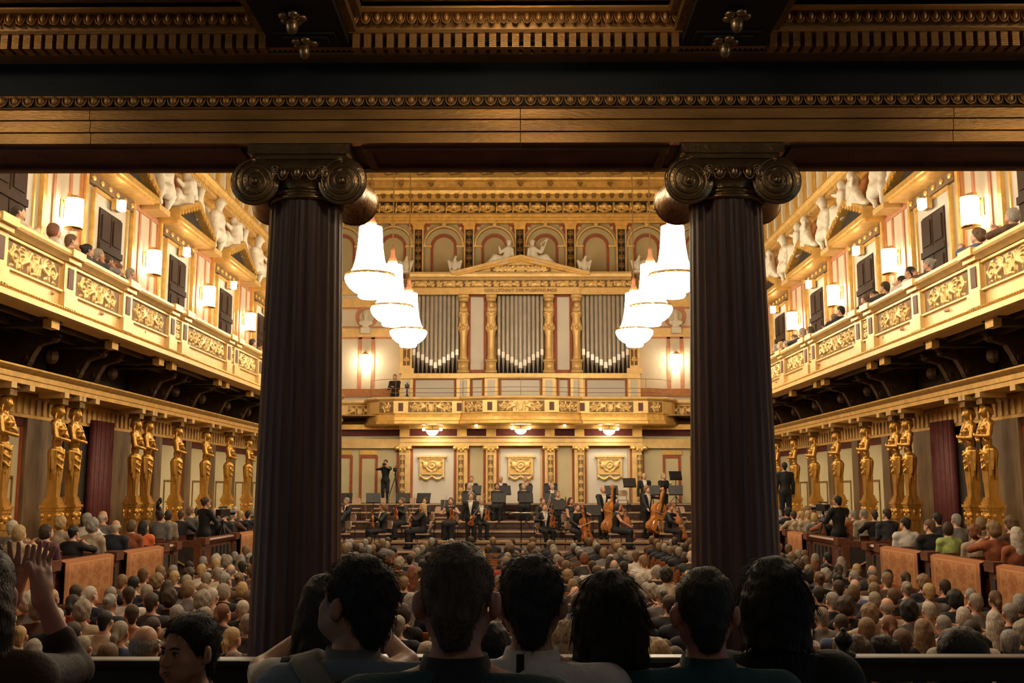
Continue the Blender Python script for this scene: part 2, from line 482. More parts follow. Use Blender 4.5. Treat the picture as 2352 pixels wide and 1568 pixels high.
def griffin_strokes(W, H):
    s = H/.42; q = W/2.0; st = []
    lyre = [([(.03*s, -.15*s), (.10*s, -.08*s), (.085*s, .05*s), (.12*s, .16*s)], .022*s, 1.0), ([(.0, -.16*s), (.05*s, -.17*s)], .03*s, 1),
            ([(.02*s, -.12*s), (.02*s, .12*s)], .009*s, .6), ([(.05*s, -.10*s), (.05*s, .12*s)], .009*s, .6), ([(0, .12*s), (.10*s, .12*s)], .014*s, .8)]
    g = [([(.17*s, -.16*s), (.19*s, -.02*s), (.25*s, .05*s)], (.02*s, .045*s), .95),        # front leg and chest
         ([(.23*s, .02*s), (.36*s, -.03*s), (.46*s, -.08*s)], (.06*s, .04*s), 1.0),           # body
         ([(.22*s, .04*s), (.18*s, .12*s), (.15*s, .15*s)], (.04*s, .028*s), 1.0),            # neck, head
         ([(.44*s, -.07*s), (.42*s, -.16*s)], .025*s, .8), ([(.47*s, -.08*s), (.50*s, -.16*s)], .025*s, .8),
         ([(.27*s, .05*s), (.34*s, .14*s), (.43*s, .18*s)], (.035*s, .015*s), .9), ([(.28*s, .04*s), (.38*s, .10*s), (.48*s, .13*s)], (.03*s, .014*s), .85),
         ([(.29*s, .03*s), (.40*s, .06*s), (.50*s, .07*s)], (.028*s, .012*s), .8)]
    x0 = .60*s; st = lyre+g
    rr = min(.15*s, (W/2-x0+.08*s)*.45)
    k = 0; x = x0+rr*.4
    while x+rr < W/2+.02*s and k < 4:
        zc = .02*s if k % 2 else -.02*s
        st.append((spiral(x, zc, rr, .02*s, math.pi*(.9 if k % 2 else 1.1), 1.6 if k % 2 else -1.6), .024*s, .9))
        st.append(([(x, zc), (x+.001, zc)], .035*s, 1.0))
        for a in range(5):
            an = a*1.26+k
            st.append(([(x+rr*math.cos(an), zc+rr*math.sin(an)*.95), (x+rr*1.3*math.cos(an+.3), zc+rr*1.25*math.sin(an+.3))], (.02*s, .01*s), .7))
        x += rr*2.15; k += 1
    return mir(st)
def scroll_strokes(W, H, n=None, seed=0):
    r = H*.36; n = n or max(1, int(W/(2.3*r))); st = []; rg = random.Random(seed)
    for i in range(n):
        x = -W/2+W*(i+.5)/n; sg = 1 if i % 2 else -1
        st.append((spiral(x, 0, r, r*.15, sg*.6, sg*1.5), r*.16, .9))
        st.append(([(x, 0), (x+1e-3, 0)], r*.28, 1))
        for a in range(6):
            an = a*1.05+rg.random()
            st.append(([(x+r*math.cos(an), r*math.sin(an)), (x+r*1.3*math.cos(an+.4), r*1.3*math.sin(an+.4))], (r*.16, r*.07), .7))
    return st
def candelabra_strokes(W, H, n=5):
    st = [([(0, -H/2), (0, H/2)], W*.05, .6)]
    for i in range(n):
        z = -H/2+H*(i+.5)/n; r = min(W*.3, H/n*.4)
        st += mir([(spiral(W*.20, z, r*.75, r*.1, math.pi, 1.3, 16), W*.05, .85), ([(0, z+r*.8), (W*.25, z+r*1.05)], (W*.06, W*.03), .8), ([(0, z-r*.9), (W*.2, z-r*.6)], (W*.05, W*.03), .8)])
        st.append(([(0, z), (0, z+.001)], W*.13, 1.0))
    return st
# ================================================================== THE SHELL
def rebase(root, base):
    base = Vector(base); root.location = base
    for c in root.children: c.location = c.location-base
    return root
def zf(py, Y): return at(1196, py, Y).z
YB, YL, YO, YA = 43.0, 44.5, 46.0, 47.5             # organ balcony, lower end wall, organ front, arcade wall
SW = 9.6                                             # side wall
Z0 = 0.0

fl = MB()
fl.box(-SW, SW, 4.9, 31.6, -.2, 0)
ZREAR = .66
fl.box(-SW, SW, 4.9, 7.3, -.1, ZREAR)
tag(fl.build('floor', M['floor_wood']), 'dark wooden floor of the stalls with a raised rear step', None, None, 'structure')
def floor_z(y): return ZREAR if y < 7.3 else 0.0
STZ = R(-1.86)                                       # floor of the standing place
tag(MB().box(-SW, SW, -3.2, 4.95, STZ-.5, STZ).build('floor_standing', M['floor_wood']), 'dark raised floor of the rear standing place', None, None, 'structure')
tag(MB().box(-SW-.4, SW+.4, 6.0, YA+.4, R(14.3), R(14.6)).build('ceiling', M['gold']), 'gilded hall ceiling above the chandeliers', None, None, 'structure')
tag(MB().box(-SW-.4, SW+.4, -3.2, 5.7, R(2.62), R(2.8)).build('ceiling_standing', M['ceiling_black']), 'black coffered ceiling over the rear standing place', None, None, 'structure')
tag(MB().box(-SW, SW, -3.4, -3.2, STZ-.5, R(2.8)).build('wall_rear', M['cream']), 'cream rear wall behind the standing place', None, None, 'structure')

# ------------------------------------------------------------------ entablature on the two columns
CX = (-1.233, 1.178); CY = 5.85
s0 = zf(328, 5.6)
ent = thing('trim_1', 'dark gilded entablature beam across the top on two columns', None, kind='structure')
MB().box(-SW, SW, 5.66, 6.08, s0, R(14.4)).build('beam_core', M['soffit_red'], ent)
fa = [(5.60, 328, 303), (5.585, 303, 275), (5.57, 275, 249)]
for (yy, p0, p1) in fa:
    z0 = zf(p0, yy) if p0 == 328 else zlast
    zlast = zf(p1, yy)
    for k in range(8):                               # fascia boards with fine joints
        xa = -SW+k*2.4; MB().box(xa+.002, xa+2.398, yy, 5.67, z0+.002, zlast-.0015).build('fascia_board', M['fascia_gilt'], ent)
z = zlast
MB().sweep([(-.1, z), (.02, z), (.024, z+.003), (.02, z+.006), (-.1, z+.006)], [(-SW, 5.57), (SW, 5.57)]).build('fillet', M['fascia_gilt'], ent)
# soffit panels between the columns
for (xa, xb) in ((-SW+5.2, CX[0]-.34), (CX[0]+.34, CX[1]-.34), (CX[1]+.34, SW-5.2)):
    m = MB()
    for (a, b, c, d) in ((xa, xb, 5.66, 5.70), (xa, xb, 6.0, 6.04), (xa, xa+.05, 5.70, 6.0), (xb-.05, xb, 5.70, 6.0)):
        m.box(a, b, c, d, s0-.018, s0)
    m.build('soffit_frame', M['soffit_red'], ent)
MB().box(-SW, SW, 6.03, 6.10, s0-.014, s0+.03).build('soffit_bead', M['gold_dark'], ent)
# egg-and-dart
def egg_mesh(w, h, d):
    m = MB()
    m.ell((0, -d*.25, h*.06), (w*.30, d*.55, h*.46), 12, 8)
    u = [(-w*.40, -d*.30, h*.42), (-w*.40, -d*.5, h*.0), (-w*.26, -d*.55, -h*.34), (0, -d*.5, -h*.47), (w*.26, -d*.55, -h*.34), (w*.40, -d*.5, 0), (w*.40, -d*.30, h*.42)]
    m.tube(u, w*.06, 6)
    m.prism([(w*.5-w*.05, -d*.2, h*.4), (w*.5+w*.05, -d*.2, h*.4), (w*.5, -d*.4, -h*.45)], (0, d*.4, 0))
    return m.mesh('egg', True)
z1 = z+.006; eh = zf(213, 5.515)-z1
EM = egg_mesh(.0735, eh, .05); EM.materials.append(M['fascia_gilt'])
MB().sweep([(-.1, z1), (.0, z1), (.008, z1+eh*.5), (.025, z1+eh), (-.1, z1+eh)], [(-SW, 5.57), (SW, 5.57)]).build('ovolo', M['fascia_gilt'], ent)
for k in range(92):
    x = (k-45.5)*.0735+.02
    obj('egg', EM, None, ent, (x, 5.566, z1+eh*.5))
# frieze coloured near-black for lack of light, then the cornice under the coffers
zt = zf(131, 5.5)
MB().box(-SW, SW, 5.55, 5.67, z1, zt+.04).build('frieze', M['frieze_unlit'], ent)
zc = zf(110, 5.38)
m = MB().sweep([(-.1, zt-.01), (.07, zt-.01), (.075, zt+.004), (.10, zt+.012), (.13, zc-.012), (.15, zc-.006), (.15, zc), (-.1, zc)], [(-SW, 5.5), (SW, 5.5)])
for k in range(186):
    x = (k-92.5)*.029
    m.ell((x, 5.385, (zt+zc)/2+.002), (.011, .014, .017), 6, 4)
m.build('lamb_tongue', M['fascia_gilt'], ent)
BEAMS = ((-1.318, -.905), (.852, 1.29))
zd0, zd1 = zf(108, 5.22), zf(76, 5.22)
DM = MB().box(-.0185, .0185, 0, .09, 0, zd1-zd0).mesh('dentil'); DM.materials.append(M['fascia_gilt'])
E2 = egg_mesh(.0585, .062, .05); E2.materials.append(M['fascia_gilt'])
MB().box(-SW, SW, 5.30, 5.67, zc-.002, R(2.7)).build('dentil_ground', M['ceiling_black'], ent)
for (xa, xb) in ((-3.35, -1.33), (-.895, .845), (1.30, 3.35)):
    n = int((xb-xa)/.0588)
    for k in range(n): obj('dentil', DM, None, ent, (xa+(k+.5)*(xb-xa)/n, 5.22, zd0))
    z2 = zd1+.004
    mm = MB()
    mm.sweep([(-.1, z2-.004), (.04, z2-.004), (.05, z2+.010), (-.1, z2+.010)], [(xa-.01, 5.25), (xb+.01, 5.25)])
    mm.sweep([(-.2, z2+.01), (.045, z2+.012), (.055, z2+.05), (.07, z2+.072), (-.2, z2+.072)], [(xa-.01, 5.25), (xb+.01, 5.25)])
    mm.sweep([(-.2, z2+.072), (.125, z2+.074), (.145, z2+.083), (.145, z2+.094), (.125, z2+.102), (-.2, z2+.102)], [(xa-.01, 5.25), (xb+.01, 5.25)])
    mm.build('cornice', M['fascia_gilt'], ent)
    n = int((xb-xa)/.0585)
    for k in range(n): obj('egg', E2, None, ent, (xa+(k+.5)*(xb-xa)/n, 5.165, z2+.043))
    mm = MB(); n = int((xb-xa-.2)/.03)
    mm.box(xa+.08, xb-.08, 4.97, 5.10, z2+.115, z2+.20)
    for k in range(n):
        x = xa+.1+(k+.5)*(xb-xa-.2)/n
        mm.ell((x, 4.972, z2+.14), (.013, .014, .022), 6, 4)
        mm.tube([(x-.011, 4.96, z2+.165), (x, 4.945, z2+.15), (x+.011, 4.96, z2+.165)], .005, 5)
    mm.build('leaf_moulding', M['gold_dark'], ent)
zbm = zf(105, 5.26)
pine = MB().ell((0, 0, -.045), (.032, .032, .05), 10, 8)
for k in range(5):
    pine.ell((.045*math.cos(k*1.257), .045*math.sin(k*1.257), -.01), (.03, .03, .016), 8, 4)
PM = pine.mesh('pendant', True); PM.materials.append(M['bronze'])
for i, (xa, xb) in enumerate(BEAMS):
    b = thing('trim_%d' % (i+2), ('left' if i == 0 else 'right')+' black ceiling beam running back over the standing place', None, kind='structure')
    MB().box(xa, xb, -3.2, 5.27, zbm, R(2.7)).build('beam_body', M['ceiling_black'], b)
    for (x, sg) in ((xa, -1), (xb, 1)):
        m = MB().box(x, x+sg*.05, -3.2, 5.15, zbm+.03, zbm+.075); m.box(x, x+sg*.085, -3.2, 5.1, zbm+.09, zbm+.15)
        m.build('side_moulding', M['gold_dark'], b)
    m = MB().box(xa+.05, xb-.05, 5.08, 5.24, zbm-.012, zbm); m.box(xa+.09, xb-.09, 5.11, 5.21, zbm-.022, zbm-.01)
    m.build('pendant_plate', M['ceiling_black'], b)
    for yy in (5.16, 4.86): obj('pendant', PM, None, b, ((xa+xb)/2-.01, yy, zbm-.02))

# ------------------------------------------------------------------ columns
zneck = zf(470, 5.85); zb = floor_z(CY)
def fluted(z0, z1, r0, r1, n=24, nz=10):
    m = MB(); per = 6; vs = []; fs = []
    for i in range(nz+1):
        t = i/nz; zz = z0+(z1-z0)*t; r = r0+(r1-r0)*t**1.3
        for j in range(n*per):
            an = 2*math.pi*j/(n*per); q = (j % per)/per
            dp = 0 if q < .2 else math.sin(math.pi*(q-.2)/.8)
            rr = r*(1-.03*dp)
            vs.append((rr*math.cos(an), rr*math.sin(an), zz))
    k = n*per
    for i in range(nz):
        for j in range(k): fs.append((i*k+j, i*k+(j+1) % k, (i+1)*k+(j+1) % k, (i+1)*k+j))
    return m.add(vs, fs)
SHAFT = fluted(.22, zneck-zb, .258, .205).mesh('shaft'); SHAFT.materials.append(M['column_stone'])
zv = zf(415, 5.62)-zb; va = .243; vr = .134
def volute():
    m = MB()                                         # bolster along Y with flared ends
    T = Matrix.Rotation(-math.pi/2, 4, 'X')
    pr = [(vr*.2, -.235), (vr*.96, -.235), (vr, -.225), (vr*.97, -.205), (vr*.86, -.14), (vr*.74, -.03), (vr*.72, 0), (vr*.74, .03), (vr*.86, .14), (vr*.97, .205), (vr, .225), (vr*.96, .235), (vr*.2, .235)]
    m.lathe(pr, 28, M=T)
    for sg in (-1, 1):
        sp = [(x, sg*.238, z) for x, z in spiral(0, 0, vr*.93, vr*.16, math.pi/2, 2.9, 70)]
        m.tube(sp, [vr*.075]*20+[vr*.06]*25+[vr*.045]*26, 6)
        m.ell((0, sg*.238, 0), (vr*.16, .022, vr*.16), 12, 6)
        m.lathe([(vr*.98, 0), (vr*1.03, .008), (vr*1.0, .016)], 28, (0, 0, .222 if sg > 0 else -.238), M=T)
    return m.mesh('volute', True)
VM = volute(); VM.materials.append(M['bronze'])
def capital_core():
    h = s0-.004-zb; zn = zneck-zb; m = MB()
    m.lathe([(.20, zn-.02), (.222, zn-.015), (.226, zn-.004), (.215, zn+.006), (.208, zn+.012), (.222, zn+.018), (.226, zn+.026), (.216, zn+.034), (.21, zn+.05), (.235, zn+.085), (.268, zn+.125), (.27, zn+.14), (.2, zn+.15)], 40)
    return m, h, zn
core, hcap, zn = capital_core()
CORE = core.mesh('echinus', True); CORE.materials.append(M['bronze'])
band = MB()
for sg in (-1, 1):                                    # sagging canalis band between the volutes, front and back
    top = []; bot = []
    for i in range(17):
        t = -1+2*i/16; x = t*va
        top.append((x, sg*.232, zv+vr*.98)); bot.append((x, sg*.232, zv+vr*.10+.055*t*t))
    band.prism(top+bot[::-1], (0, -sg*.05, 0))
    band.tube([(p[0], sg*.236, p[2]) for p in bot], .007, 6); band.tube([(p[0], sg*.236, p[2]+.024) for p in bot], .005, 6)
    band.tube([(p[0], sg*.236, p[2]) for p in top], .006, 6)
band.box(-va, va, -.22, .22, zv+vr*.45, zv+vr*.98)
BANDM = band.mesh('canalis_band', True); BANDM.materials.append(M['bronze'])
ab = MB(); ab.box(-.262, .262, -.235, .235, zv+vr*.98, zv+vr*.98+.022); ab.box(-.285, .285, -.255, .255, zv+vr*.98+.022, hcap)
ABM = ab.mesh('abacus'); ABM.materials.append(M['bronze'])
CE = egg_mesh(.075, .075, .05); CE.materials.append(M['bronze'])
leaf = MB()
for k in range(4): leaf.tube([(0, 0, 0), (.035+.01*k, -.012, .012-.018*k+.012), (.06, -.004, .004-.024*k)], [.006, .010, .003], 6)
LFM = leaf.mesh('palmette', True); LFM.materials.append(M['bronze'])
for i, x in enumerate(CX):
    c = thing('column', ('left' if i == 0 else 'right')+' dark fluted column with bronze scroll capital framing the hall view', 'column', (x, CY, zb))
    obj('shaft', SHAFT, None, c)
    MB().lathe([(.34, 0), (.34, .07), (.33, .09), (.30, .10), (.29, .13), (.31, .15), (.31, .18), (.275, .20), (.262, .23)], 36).build('base', M['column_stone'], c, True)
    cap = obj('capital', CORE, None, c)
    for sx in (-1, 1): obj('volute', VM, None, cap, (sx*va, 0, zv))
    obj('canalis_band', BANDM, None, cap); obj('abacus', ABM, None, cap)
    for k in range(7):
        an = -math.pi/2+(k-3)*.29
        e = obj('egg', CE, None, cap, (.255*math.cos(an), .255*math.sin(an), zn+.105), an+math.pi/2)
    for sx in (-1, 1):
        l = obj('palmette', LFM, None, cap, (sx*.165, -.235, zn+.135)); l.scale = (-sx, 1, 1)

# ------------------------------------------------------------------ railing of the standing place
for i, (xa, xb, py) in enumerate(((-2.6, -1.05, 1512), (-1.0, 1.25, 1505), (1.33, 3.0, 1503))):
    zt = zf(py, 4.6)
    r = thing('railing', ['dark wooden railing left of the standing people', 'dark wooden railing hidden behind the row of standing people', 'dark wooden railing with an urn knob at right'][i], 'railing', (xa, 4.6, STZ))
    o = (xa, 4.6, STZ)
    m = MB().sweep([(-.05, zt-.045), (.05, zt-.045), (.055, zt-.02), (.05, zt-.004), (.04, zt), (-.04, zt), (-.05, zt-.004)], [(xa, 4.6), (xb, 4.6)])
    t = m.build('top_rail', M['rail_wood'], r)
    u = MB().box(xa, xb, 4.58, 4.62, zt-.105, zt-.048); u.box(xa, xb, 4.565, 4.635, zt-.055, zt-.047); u = u.build('rail_board', M['rail_wood'], r)
    w = MB().box(xa, xb, 4.565, 4.635, STZ+.001, STZ+.10).build('bottom_rail', M['rail_wood'], r)
    for q in (t, u, w): q.location = (-xa, -4.6, -STZ)
    n = max(2, int((xb-xa)/.115))
    for k in range(n+1):
        big = k in (0, n); x = (xb-xa)*k/n
        wd_ = .05 if big else .02
        MB().box(x-wd_, x+wd_, -.03, .03, .09, zt-.10-STZ).build('post' if big else 'baluster', M['rail_wood'], r)
    if i == 2:
        MB().lathe([(.045, 0), (.05, .01), (.03, .02), (.022, .03), (.03, .045), (.038, .06), (.036, .08), (.02, .095), (.012, .1), (.014, .108), (.004, .115)], 16, (.045, 0, zt-STZ-.002)).build('urn_knob', M['rail_wood'], r, True)
# ================================================================== END WALL, ORGAN, STAGE
wb = MB().box(-SW-.3, SW+.3, YA, YA+.3, 0, R(14.5)).build('wall_back', M['cream_dim'])
tag(wb, 'upper end wall with blind arches behind the organ', None, None, 'structure')
def wx(px, Y): return at(px, 800, Y).x
def wz(py, Y): return zf(py, Y)
# blind arches
AC = [782+117.8*k for k in range(8)]
zs, ztop = wz(563, YA), wz(513, YA)
ro = ztop-zs; sc = YA/FPX
def arch_ring(r0, r1, x, zs_, zb_, y0, y1, legs=True):
    m = MB(); n = 20; outer = []; inner = []
    for i in range(n+1):
        an = math.pi*i/n
        outer.append((x+r1*math.cos(an), y0, zs_+r1*math.sin(an))); inner.append((x+r0*math.cos(an), y0, zs_+r0*math.sin(an)))
    if legs:
        outer = [(x+r1, y0, zb_)]+outer+[(x-r1, y0, zb_)]; inner = [(x+r0, y0, zb_)]+inner+[(x-r0, y0, zb_)]
    k = len(outer); vs = outer+inner+[(p[0], y1, p[2]) for p in outer]+[(p[0], y1, p[2]) for p in inner]; fs = []
    for i in range(k-1):
        fs += [(i, i+1, k+i+1, k+i), (2*k+i, 3*k+i, 3*k+i+1, 2*k+i+1), (i, 2*k+i, 2*k+i+1, i+1), (k+i, k+i+1, 3*k+i+1, 3*k+i)]
    m.add(vs, fs); return m
zab = wz(640, YA)
for px in AC:
    x = wx(px, YA)
    arch_ring(25*sc, 31*sc, x, zs-6*sc, zab, YA-.08, YA+.02).build('red_arch', M['red_frame'], wb)
    arch_ring(31*sc, 43*sc, x, zs-4*sc, zab, YA-.12, YA+.02).build('archivolt', M['cream_dim'], wb)
    arch_ring(43*sc, 47*sc, x, zs-2*sc, zs-4*sc, YA-.20, YA+.02).build('arch_moulding', M['gold_pale'], wb)
    m = MB().prism([(x-6*sc, YA-.25, ztop+4*sc), (x+6*sc, YA-.25, ztop+4*sc), (x+3.5*sc, YA-.25, ztop-11*sc), (x-3.5*sc, YA-.25, ztop-11*sc)], (0, .2, 0))
    m.ell((x, YA-.26, ztop), (.07, .06, .09)); m.build('keystone', M['gold_pale'], wb)
    for sg in (-1, 1):
        MB().box(x+sg*29*sc, x+sg*49*sc, YA-.22, YA, zs-7*sc, zs-2*sc).build('impost', M['gold_pale'], wb)
        MB().lathe([(.02, 0), (.08, 0), (.085, .03), (.05, .05), (.03, .06)], 14, M=Matrix.Translation((x+sg*38*sc, YA-.02, zs+41*sc)) @ Matrix.Rotation(math.pi/2, 4, 'X')).build('roundel', M['gold_pale'], wb)
        MB().prism([(x+sg*30*sc, YA-.05, ztop), (x+sg*50*sc, YA-.05, ztop), (x+sg*50*sc, YA-.05, zs+20*sc)], (0, .04, 0)).build('spandrel', M['red_frame'], wb)
hz = wz(529, YA)-wz(640, YA)
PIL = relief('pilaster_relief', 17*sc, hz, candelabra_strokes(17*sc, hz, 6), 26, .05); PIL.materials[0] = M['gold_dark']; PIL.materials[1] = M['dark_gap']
for k in range(9):
    px = AC[0]-58.9+117.8*k; x = wx(px, YA)
    m = MB().box(x-12*sc, x+12*sc, YA-.14, YA, zab, wz(529, YA)).build('pilaster', M['gold_pale'], wb)
    obj('pilaster_relief', PIL, None, wb, (x, YA-.17, (wz(529, YA)+zab)/2))
    m = MB().box(x-13*sc, x+13*sc, YA-.22, YA, wz(529, YA), wz(520, YA)); m.box(x-15*sc, x+15*sc, YA-.30, YA, wz(520, YA), wz(512, YA))
    m.build('pilaster_capital', M['gold'], wb)
# entablature above the arches
e = thing('trim_4', 'gilded cornice with a carved frieze under the hall ceiling', None, kind='structure')
def band(py0, py1, Y, mt, name): return MB().pbox(-50, 2450, py0, py1, Y, YA+.1).build(name, mt, e)
za = wz(512, YA-.3)
pr = [(0, 512), (.28, 512), (.28, 507), (.32, 506), (.32, 500), (.36, 499), (.36, 493), (.44, 490), (0, 490)]
MB().sweep([(o, wz(p, YA-.3)) for o, p in pr], [(-SW, YA), (SW, YA)]).build('architrave', M['gold'], e)
MB().box(-SW, SW, YA-.32, YA, wz(490, YA-.3), wz(460, YA-.3)).build('frieze_ground', M['relief_ground'], e)
fw = 117.8*sc; fh = wz(463, YA-.35)-wz(489, YA-.35)
fst = []
for k in range(3):
    x = (k-1)*fw/3
    fst += [([(x, fh*.15), (x, fh*.16)], fw*.055, 1), (spiral(x-fw*.09, -fh*.1, fh*.28, .02, 0, 1.3, 16), fh*.07, .8), (spiral(x+fw*.09, -fh*.1, fh*.28, .02, math.pi, -1.3, 16), fh*.07, .8),
            ([(x-fw*.10, -fh*.2), (x, -fh*.42), (x+fw*.10, -fh*.2)], fh*.09, .9), ([(x-fw*.15, fh*.35), (x-fw*.16, -fh*.35)], fh*.06, .7)]
FRM = relief('frieze_relief', fw, fh, fst, 96, .10); FRM.materials[0] = M['gold']; FRM.materials[1] = M['dark_gap']
for k in range(-4, 5): obj('frieze_relief', FRM, None, e, (k*fw+.02, YA-.34, (wz(463, YA-.35)+wz(489, YA-.35))/2))
Yc = YA-.45
pr = [(0, 460), (.35, 460), (.42, 457), (.42, 448), (.55, 446), (.60, 438), (.95, 436), (.95, 424), (1.15, 418), (1.2, 412), (0, 412)]
MB().sweep([(o, wz(p, YA-.5)) for o, p in pr], [(-SW, YA), (SW, YA)]).build('cornice', M['gold'], e)
DB = MB().box(-.10, .10, -.18, 0, -.13, 0); DB.ell((0, -.10, -.16), (.07, .07, .05)); DBM = DB.mesh('modillion'); DBM.materials.append(M['gold_dark'])
for k in range(-20, 21): obj('modillion', DBM, None, e, (k*21.4*sc, YA-.46, wz(446, YA-.5)))
pr = [(0, 412), (1.2, 412), (1.25, 408), (1.5, 402), (1.9, 392), (2.0, 380), (0, 380)]
MB().sweep([(o, wz(p, YA-1.2)) for o, p in pr], [(-SW, YA), (SW, YA)]).build('cove', M['gold'], e)
cv = MB()
for k in range(-9, 10):
    x = k*69*sc
    cv.ell((x, YA-1.32, wz(423, YA-1.2)), (.10, .06, .05)); cv.prism([(x-.13, YA-1.3, wz(420, YA-1.2)), (x+.13, YA-1.3, wz(420, YA-1.2)), (x, YA-1.3, wz(428, YA-1.2))], (0, .2, 0))
cv.build('cornice_drops', M['gold_dark'], e)
for k in range(-7, 8):                               # carved ceiling brackets just under the beam
    x = k*58.9*2*sc*.62
    MB().tube([(x-.55, YA-2.4, wz(389, YA-2)), (x-.2, YA-2.2, wz(398, YA-2)), (x+.15, YA-2.1, wz(394, YA-2)), (x+.6, YA-2.5, wz(386, YA-2))], [.08, .16, .16, .07], 8).build('ceiling_scroll', M['gold_dark'], e, True)

# ------------------------------------------------------------------ upper end wall beside the organ
for s, nm in ((-1, 'left'), (1, 'right')):
    w = MB().box(s*wx(1470, YO), s*(SW+.2), YO+.6, YO+.8, R(3), wz(640, YO)).build('wall_organ_'+nm, M['cream'])
    tag(w, 'cream wall with pink bands %s of the organ' % nm, None, None, 'structure')
    def P(px): return s*wx(px, YO)
    yf = YO+.6
    m = MB().box(P(1470), P(1640), yf-.25, yf, wz(648, YO), wz(640, YO)); m.box(P(1470), P(1640), yf-.18, yf, wz(672, YO), wz(648, YO)); m.box(P(1470), P(1640), yf-.10, yf, wz(700, YO), wz(680, YO)); m.build('cornice', M['gold_pale'], w)
    for a in (700, 744, 769): MB().box(P(1470), P(1640), yf-.03, yf, wz(a+4.5, YO), wz(a, YO)).build('pink_band', M['pink'], w)
    MB().box(P(1470), P(1640), yf-.05, yf, wz(769, YO), wz(750, YO)).build('frieze', M['gold_pale'], w)
    for a in (1536, 1566): MB().box(P(a), P(a+8), yf-.03, yf, wz(895, YO), wz(770, YO)).build('pink_stripe', M['pink'], w)
    rg = arch_ring(17*sc, 26*sc, P(1556), wz(722, YO), 0, yf-.04, yf, False)
    rg.add(*(lambda a: (a.v, a.f))(arch_ring(17*sc, 26*sc, 0, 0, 0, yf-.04, yf, False)), M=Matrix.Translation((P(1556), 0, wz(722, YO))) @ Matrix.Scale(-1, 4, (0, 0, 1)))
    rg.build('pink_roundel', M['pink'], w)
    MB().box(P(1462), P(1640), yf-.5, yf-.4, wz(908, YO), wz(892, YO)).build('low_partition', M['terracotta'], w)
    sn = thing('wall_sconce', 'bright sconce on the wall %s of the organ' % nm, 'lamp', (P(1556), yf, wz(826, YO)), 0, 'sconces beside the organ')
    MB().lathe([(.02, -.30), (.17, -.29), (.20, -.2), (.21, .2), (.18, .27), (.02, .28)], 18, (0, -.26, 0)).build('glass_shade', M['bulb'], sn, True)
    MB().lathe([(.2, .28), (.12, .34), (.03, .42)], 18, (0, -.26, 0)).build('cap', M['brass'], sn, True)
    MB().tube([(0, 0, .1), (0, -.14, .44), (0, -.26, .40)], .025).build('arm', M['brass'], sn)
    bust = sdf_mesh('bust', [el((0, 0, .42), (.13, .15, .18), .05), rc((0, 0, .1), (0, 0, .3), .09, .08, .05), rc((-.2, 0, .0), (.2, 0, .0), .12, .12, .08), el((0, 0, -.15), (.16, .12, .12), .05), rc((0, .15, .38), (0, .17, .42), .03), bx((0, 0, -.36), (.22, .16, .14), .02)], .03)
    b = obj('portrait_bust', bust, M['white_stone'], None, (P(1556), yf-.30, wz(738, YO)), math.pi)
    tag(b, 'white portrait bust in a pink roundel %s of the organ' % nm, 'bust', 'busts beside the organ')

# ------------------------------------------------------------------ organ
og = thing('pipe_organ', 'gilded pipe organ with grey pipes, white panels and triangular pediment', 'organ', (0, YO, R(3)))
def opart(m, name, mt, smooth=False):
    o = m.build(name, mt, og, smooth); o.location = -og.location; return o
def oinst(name, me, loc, rz=0):
    return obj(name, me, None, og, Vector(loc)-og.location, rz)
opart(MB().pbox(925, 1467, 640, 912, YO+.55, YO+1.2), 'case', M['gold_pale'])
for (a, b) in ((945, 1054), (1141, 1250), (1336, 1447)):
    opart(MB().pbox(a, b, 675, 857, YO+.45, YO+.56), 'pipe_recess', M['dark_gap'])
    n = 11; wpx = (b-a)/n
    for k in range(n):
        big = 1.0+.18*(1-abs(k-5)/5); r = wpx*.46*YO/FPX*big; x = wx(a+(k+.5)*wpx, YO)
        mo = 806+30*(1-abs(k-5)/5)                    # mouth line dips to the middle
        m = MB().lathe([(r*.92, wz(676, YO)), (r, wz(680, YO)), (r, wz(mo-6, YO)), (r*.98, wz(mo+6, YO)), (r*.9, wz(mo+8, YO)), (r*.22, wz(856, YO))], 12, (x, YO+.30, 0))
        p = opart(m, 'organ_pipe', M['pipe'], True)
        l = MB().box(x-r*.72, x+r*.72, YO+.30-r*1.06, YO+.30-r*.5, wz(mo+5, YO), wz(mo-6, YO)); l.box(x-r*.8, x+r*.8, YO+.30-r*1.12, YO+.30-r*.6, wz(mo+7.5, YO), wz(mo+5.5, YO))
        l.build('mouth', M['pipe_mouth'], p)
for (a, b) in ((1074, 1118), (1272, 1316)):
    opart(MB().frame(a, b, 674, 856, .14, YO+.40, YO+.56), 'panel_frame', M['red_frame'])
    opart(MB().pbox(a+7, b-7, 682, 849, YO+.45, YO+.56), 'panel', M['white_wall'])
# gilded figure columns
oc = MB(); H = wz(675, YO)-wz(856, YO)
sH = H/3.45
oc.box(-.26, .26, -.22, .3, 0, .12); oc.box(-.22, .22, -.18, .3, .12, .5); oc.box(-.26, .26, -.22, .3, .5, .6)
oc.box(-.24, .24, -.20, .3, H-.15, H); oc.box(-.2, .2, -.16, .3, H-.3, H-.15)
oc.lathe([(.17, .6), (.19, .7), (.15, .8), (.15, 1.6), (.2, 1.9), (.22, 2.2), (.18, 2.45), (.22, 2.6), (.26, 2.68), (.2, 2.75)], 14, (0, .05, 0))
for k in range(8): oc.ell((.2*math.cos(k*.785), .05+.2*math.sin(k*.785), 2.05+.12*(k % 2)), (.07, .07, .14), 6, 5)
oc.ell((0, -.15, .3), (.14, .06, .14)); oc.ell((0, -.14, H-.5), (.12, .1, .14)); oc.ell((-.12, -.1, 2.7), (.1, .1, .08)); oc.ell((.12, -.1, 2.7), (.1, .1, .08))
OC = oc.mesh('figure_column', True); OC.materials.append(M['gold_pale'])
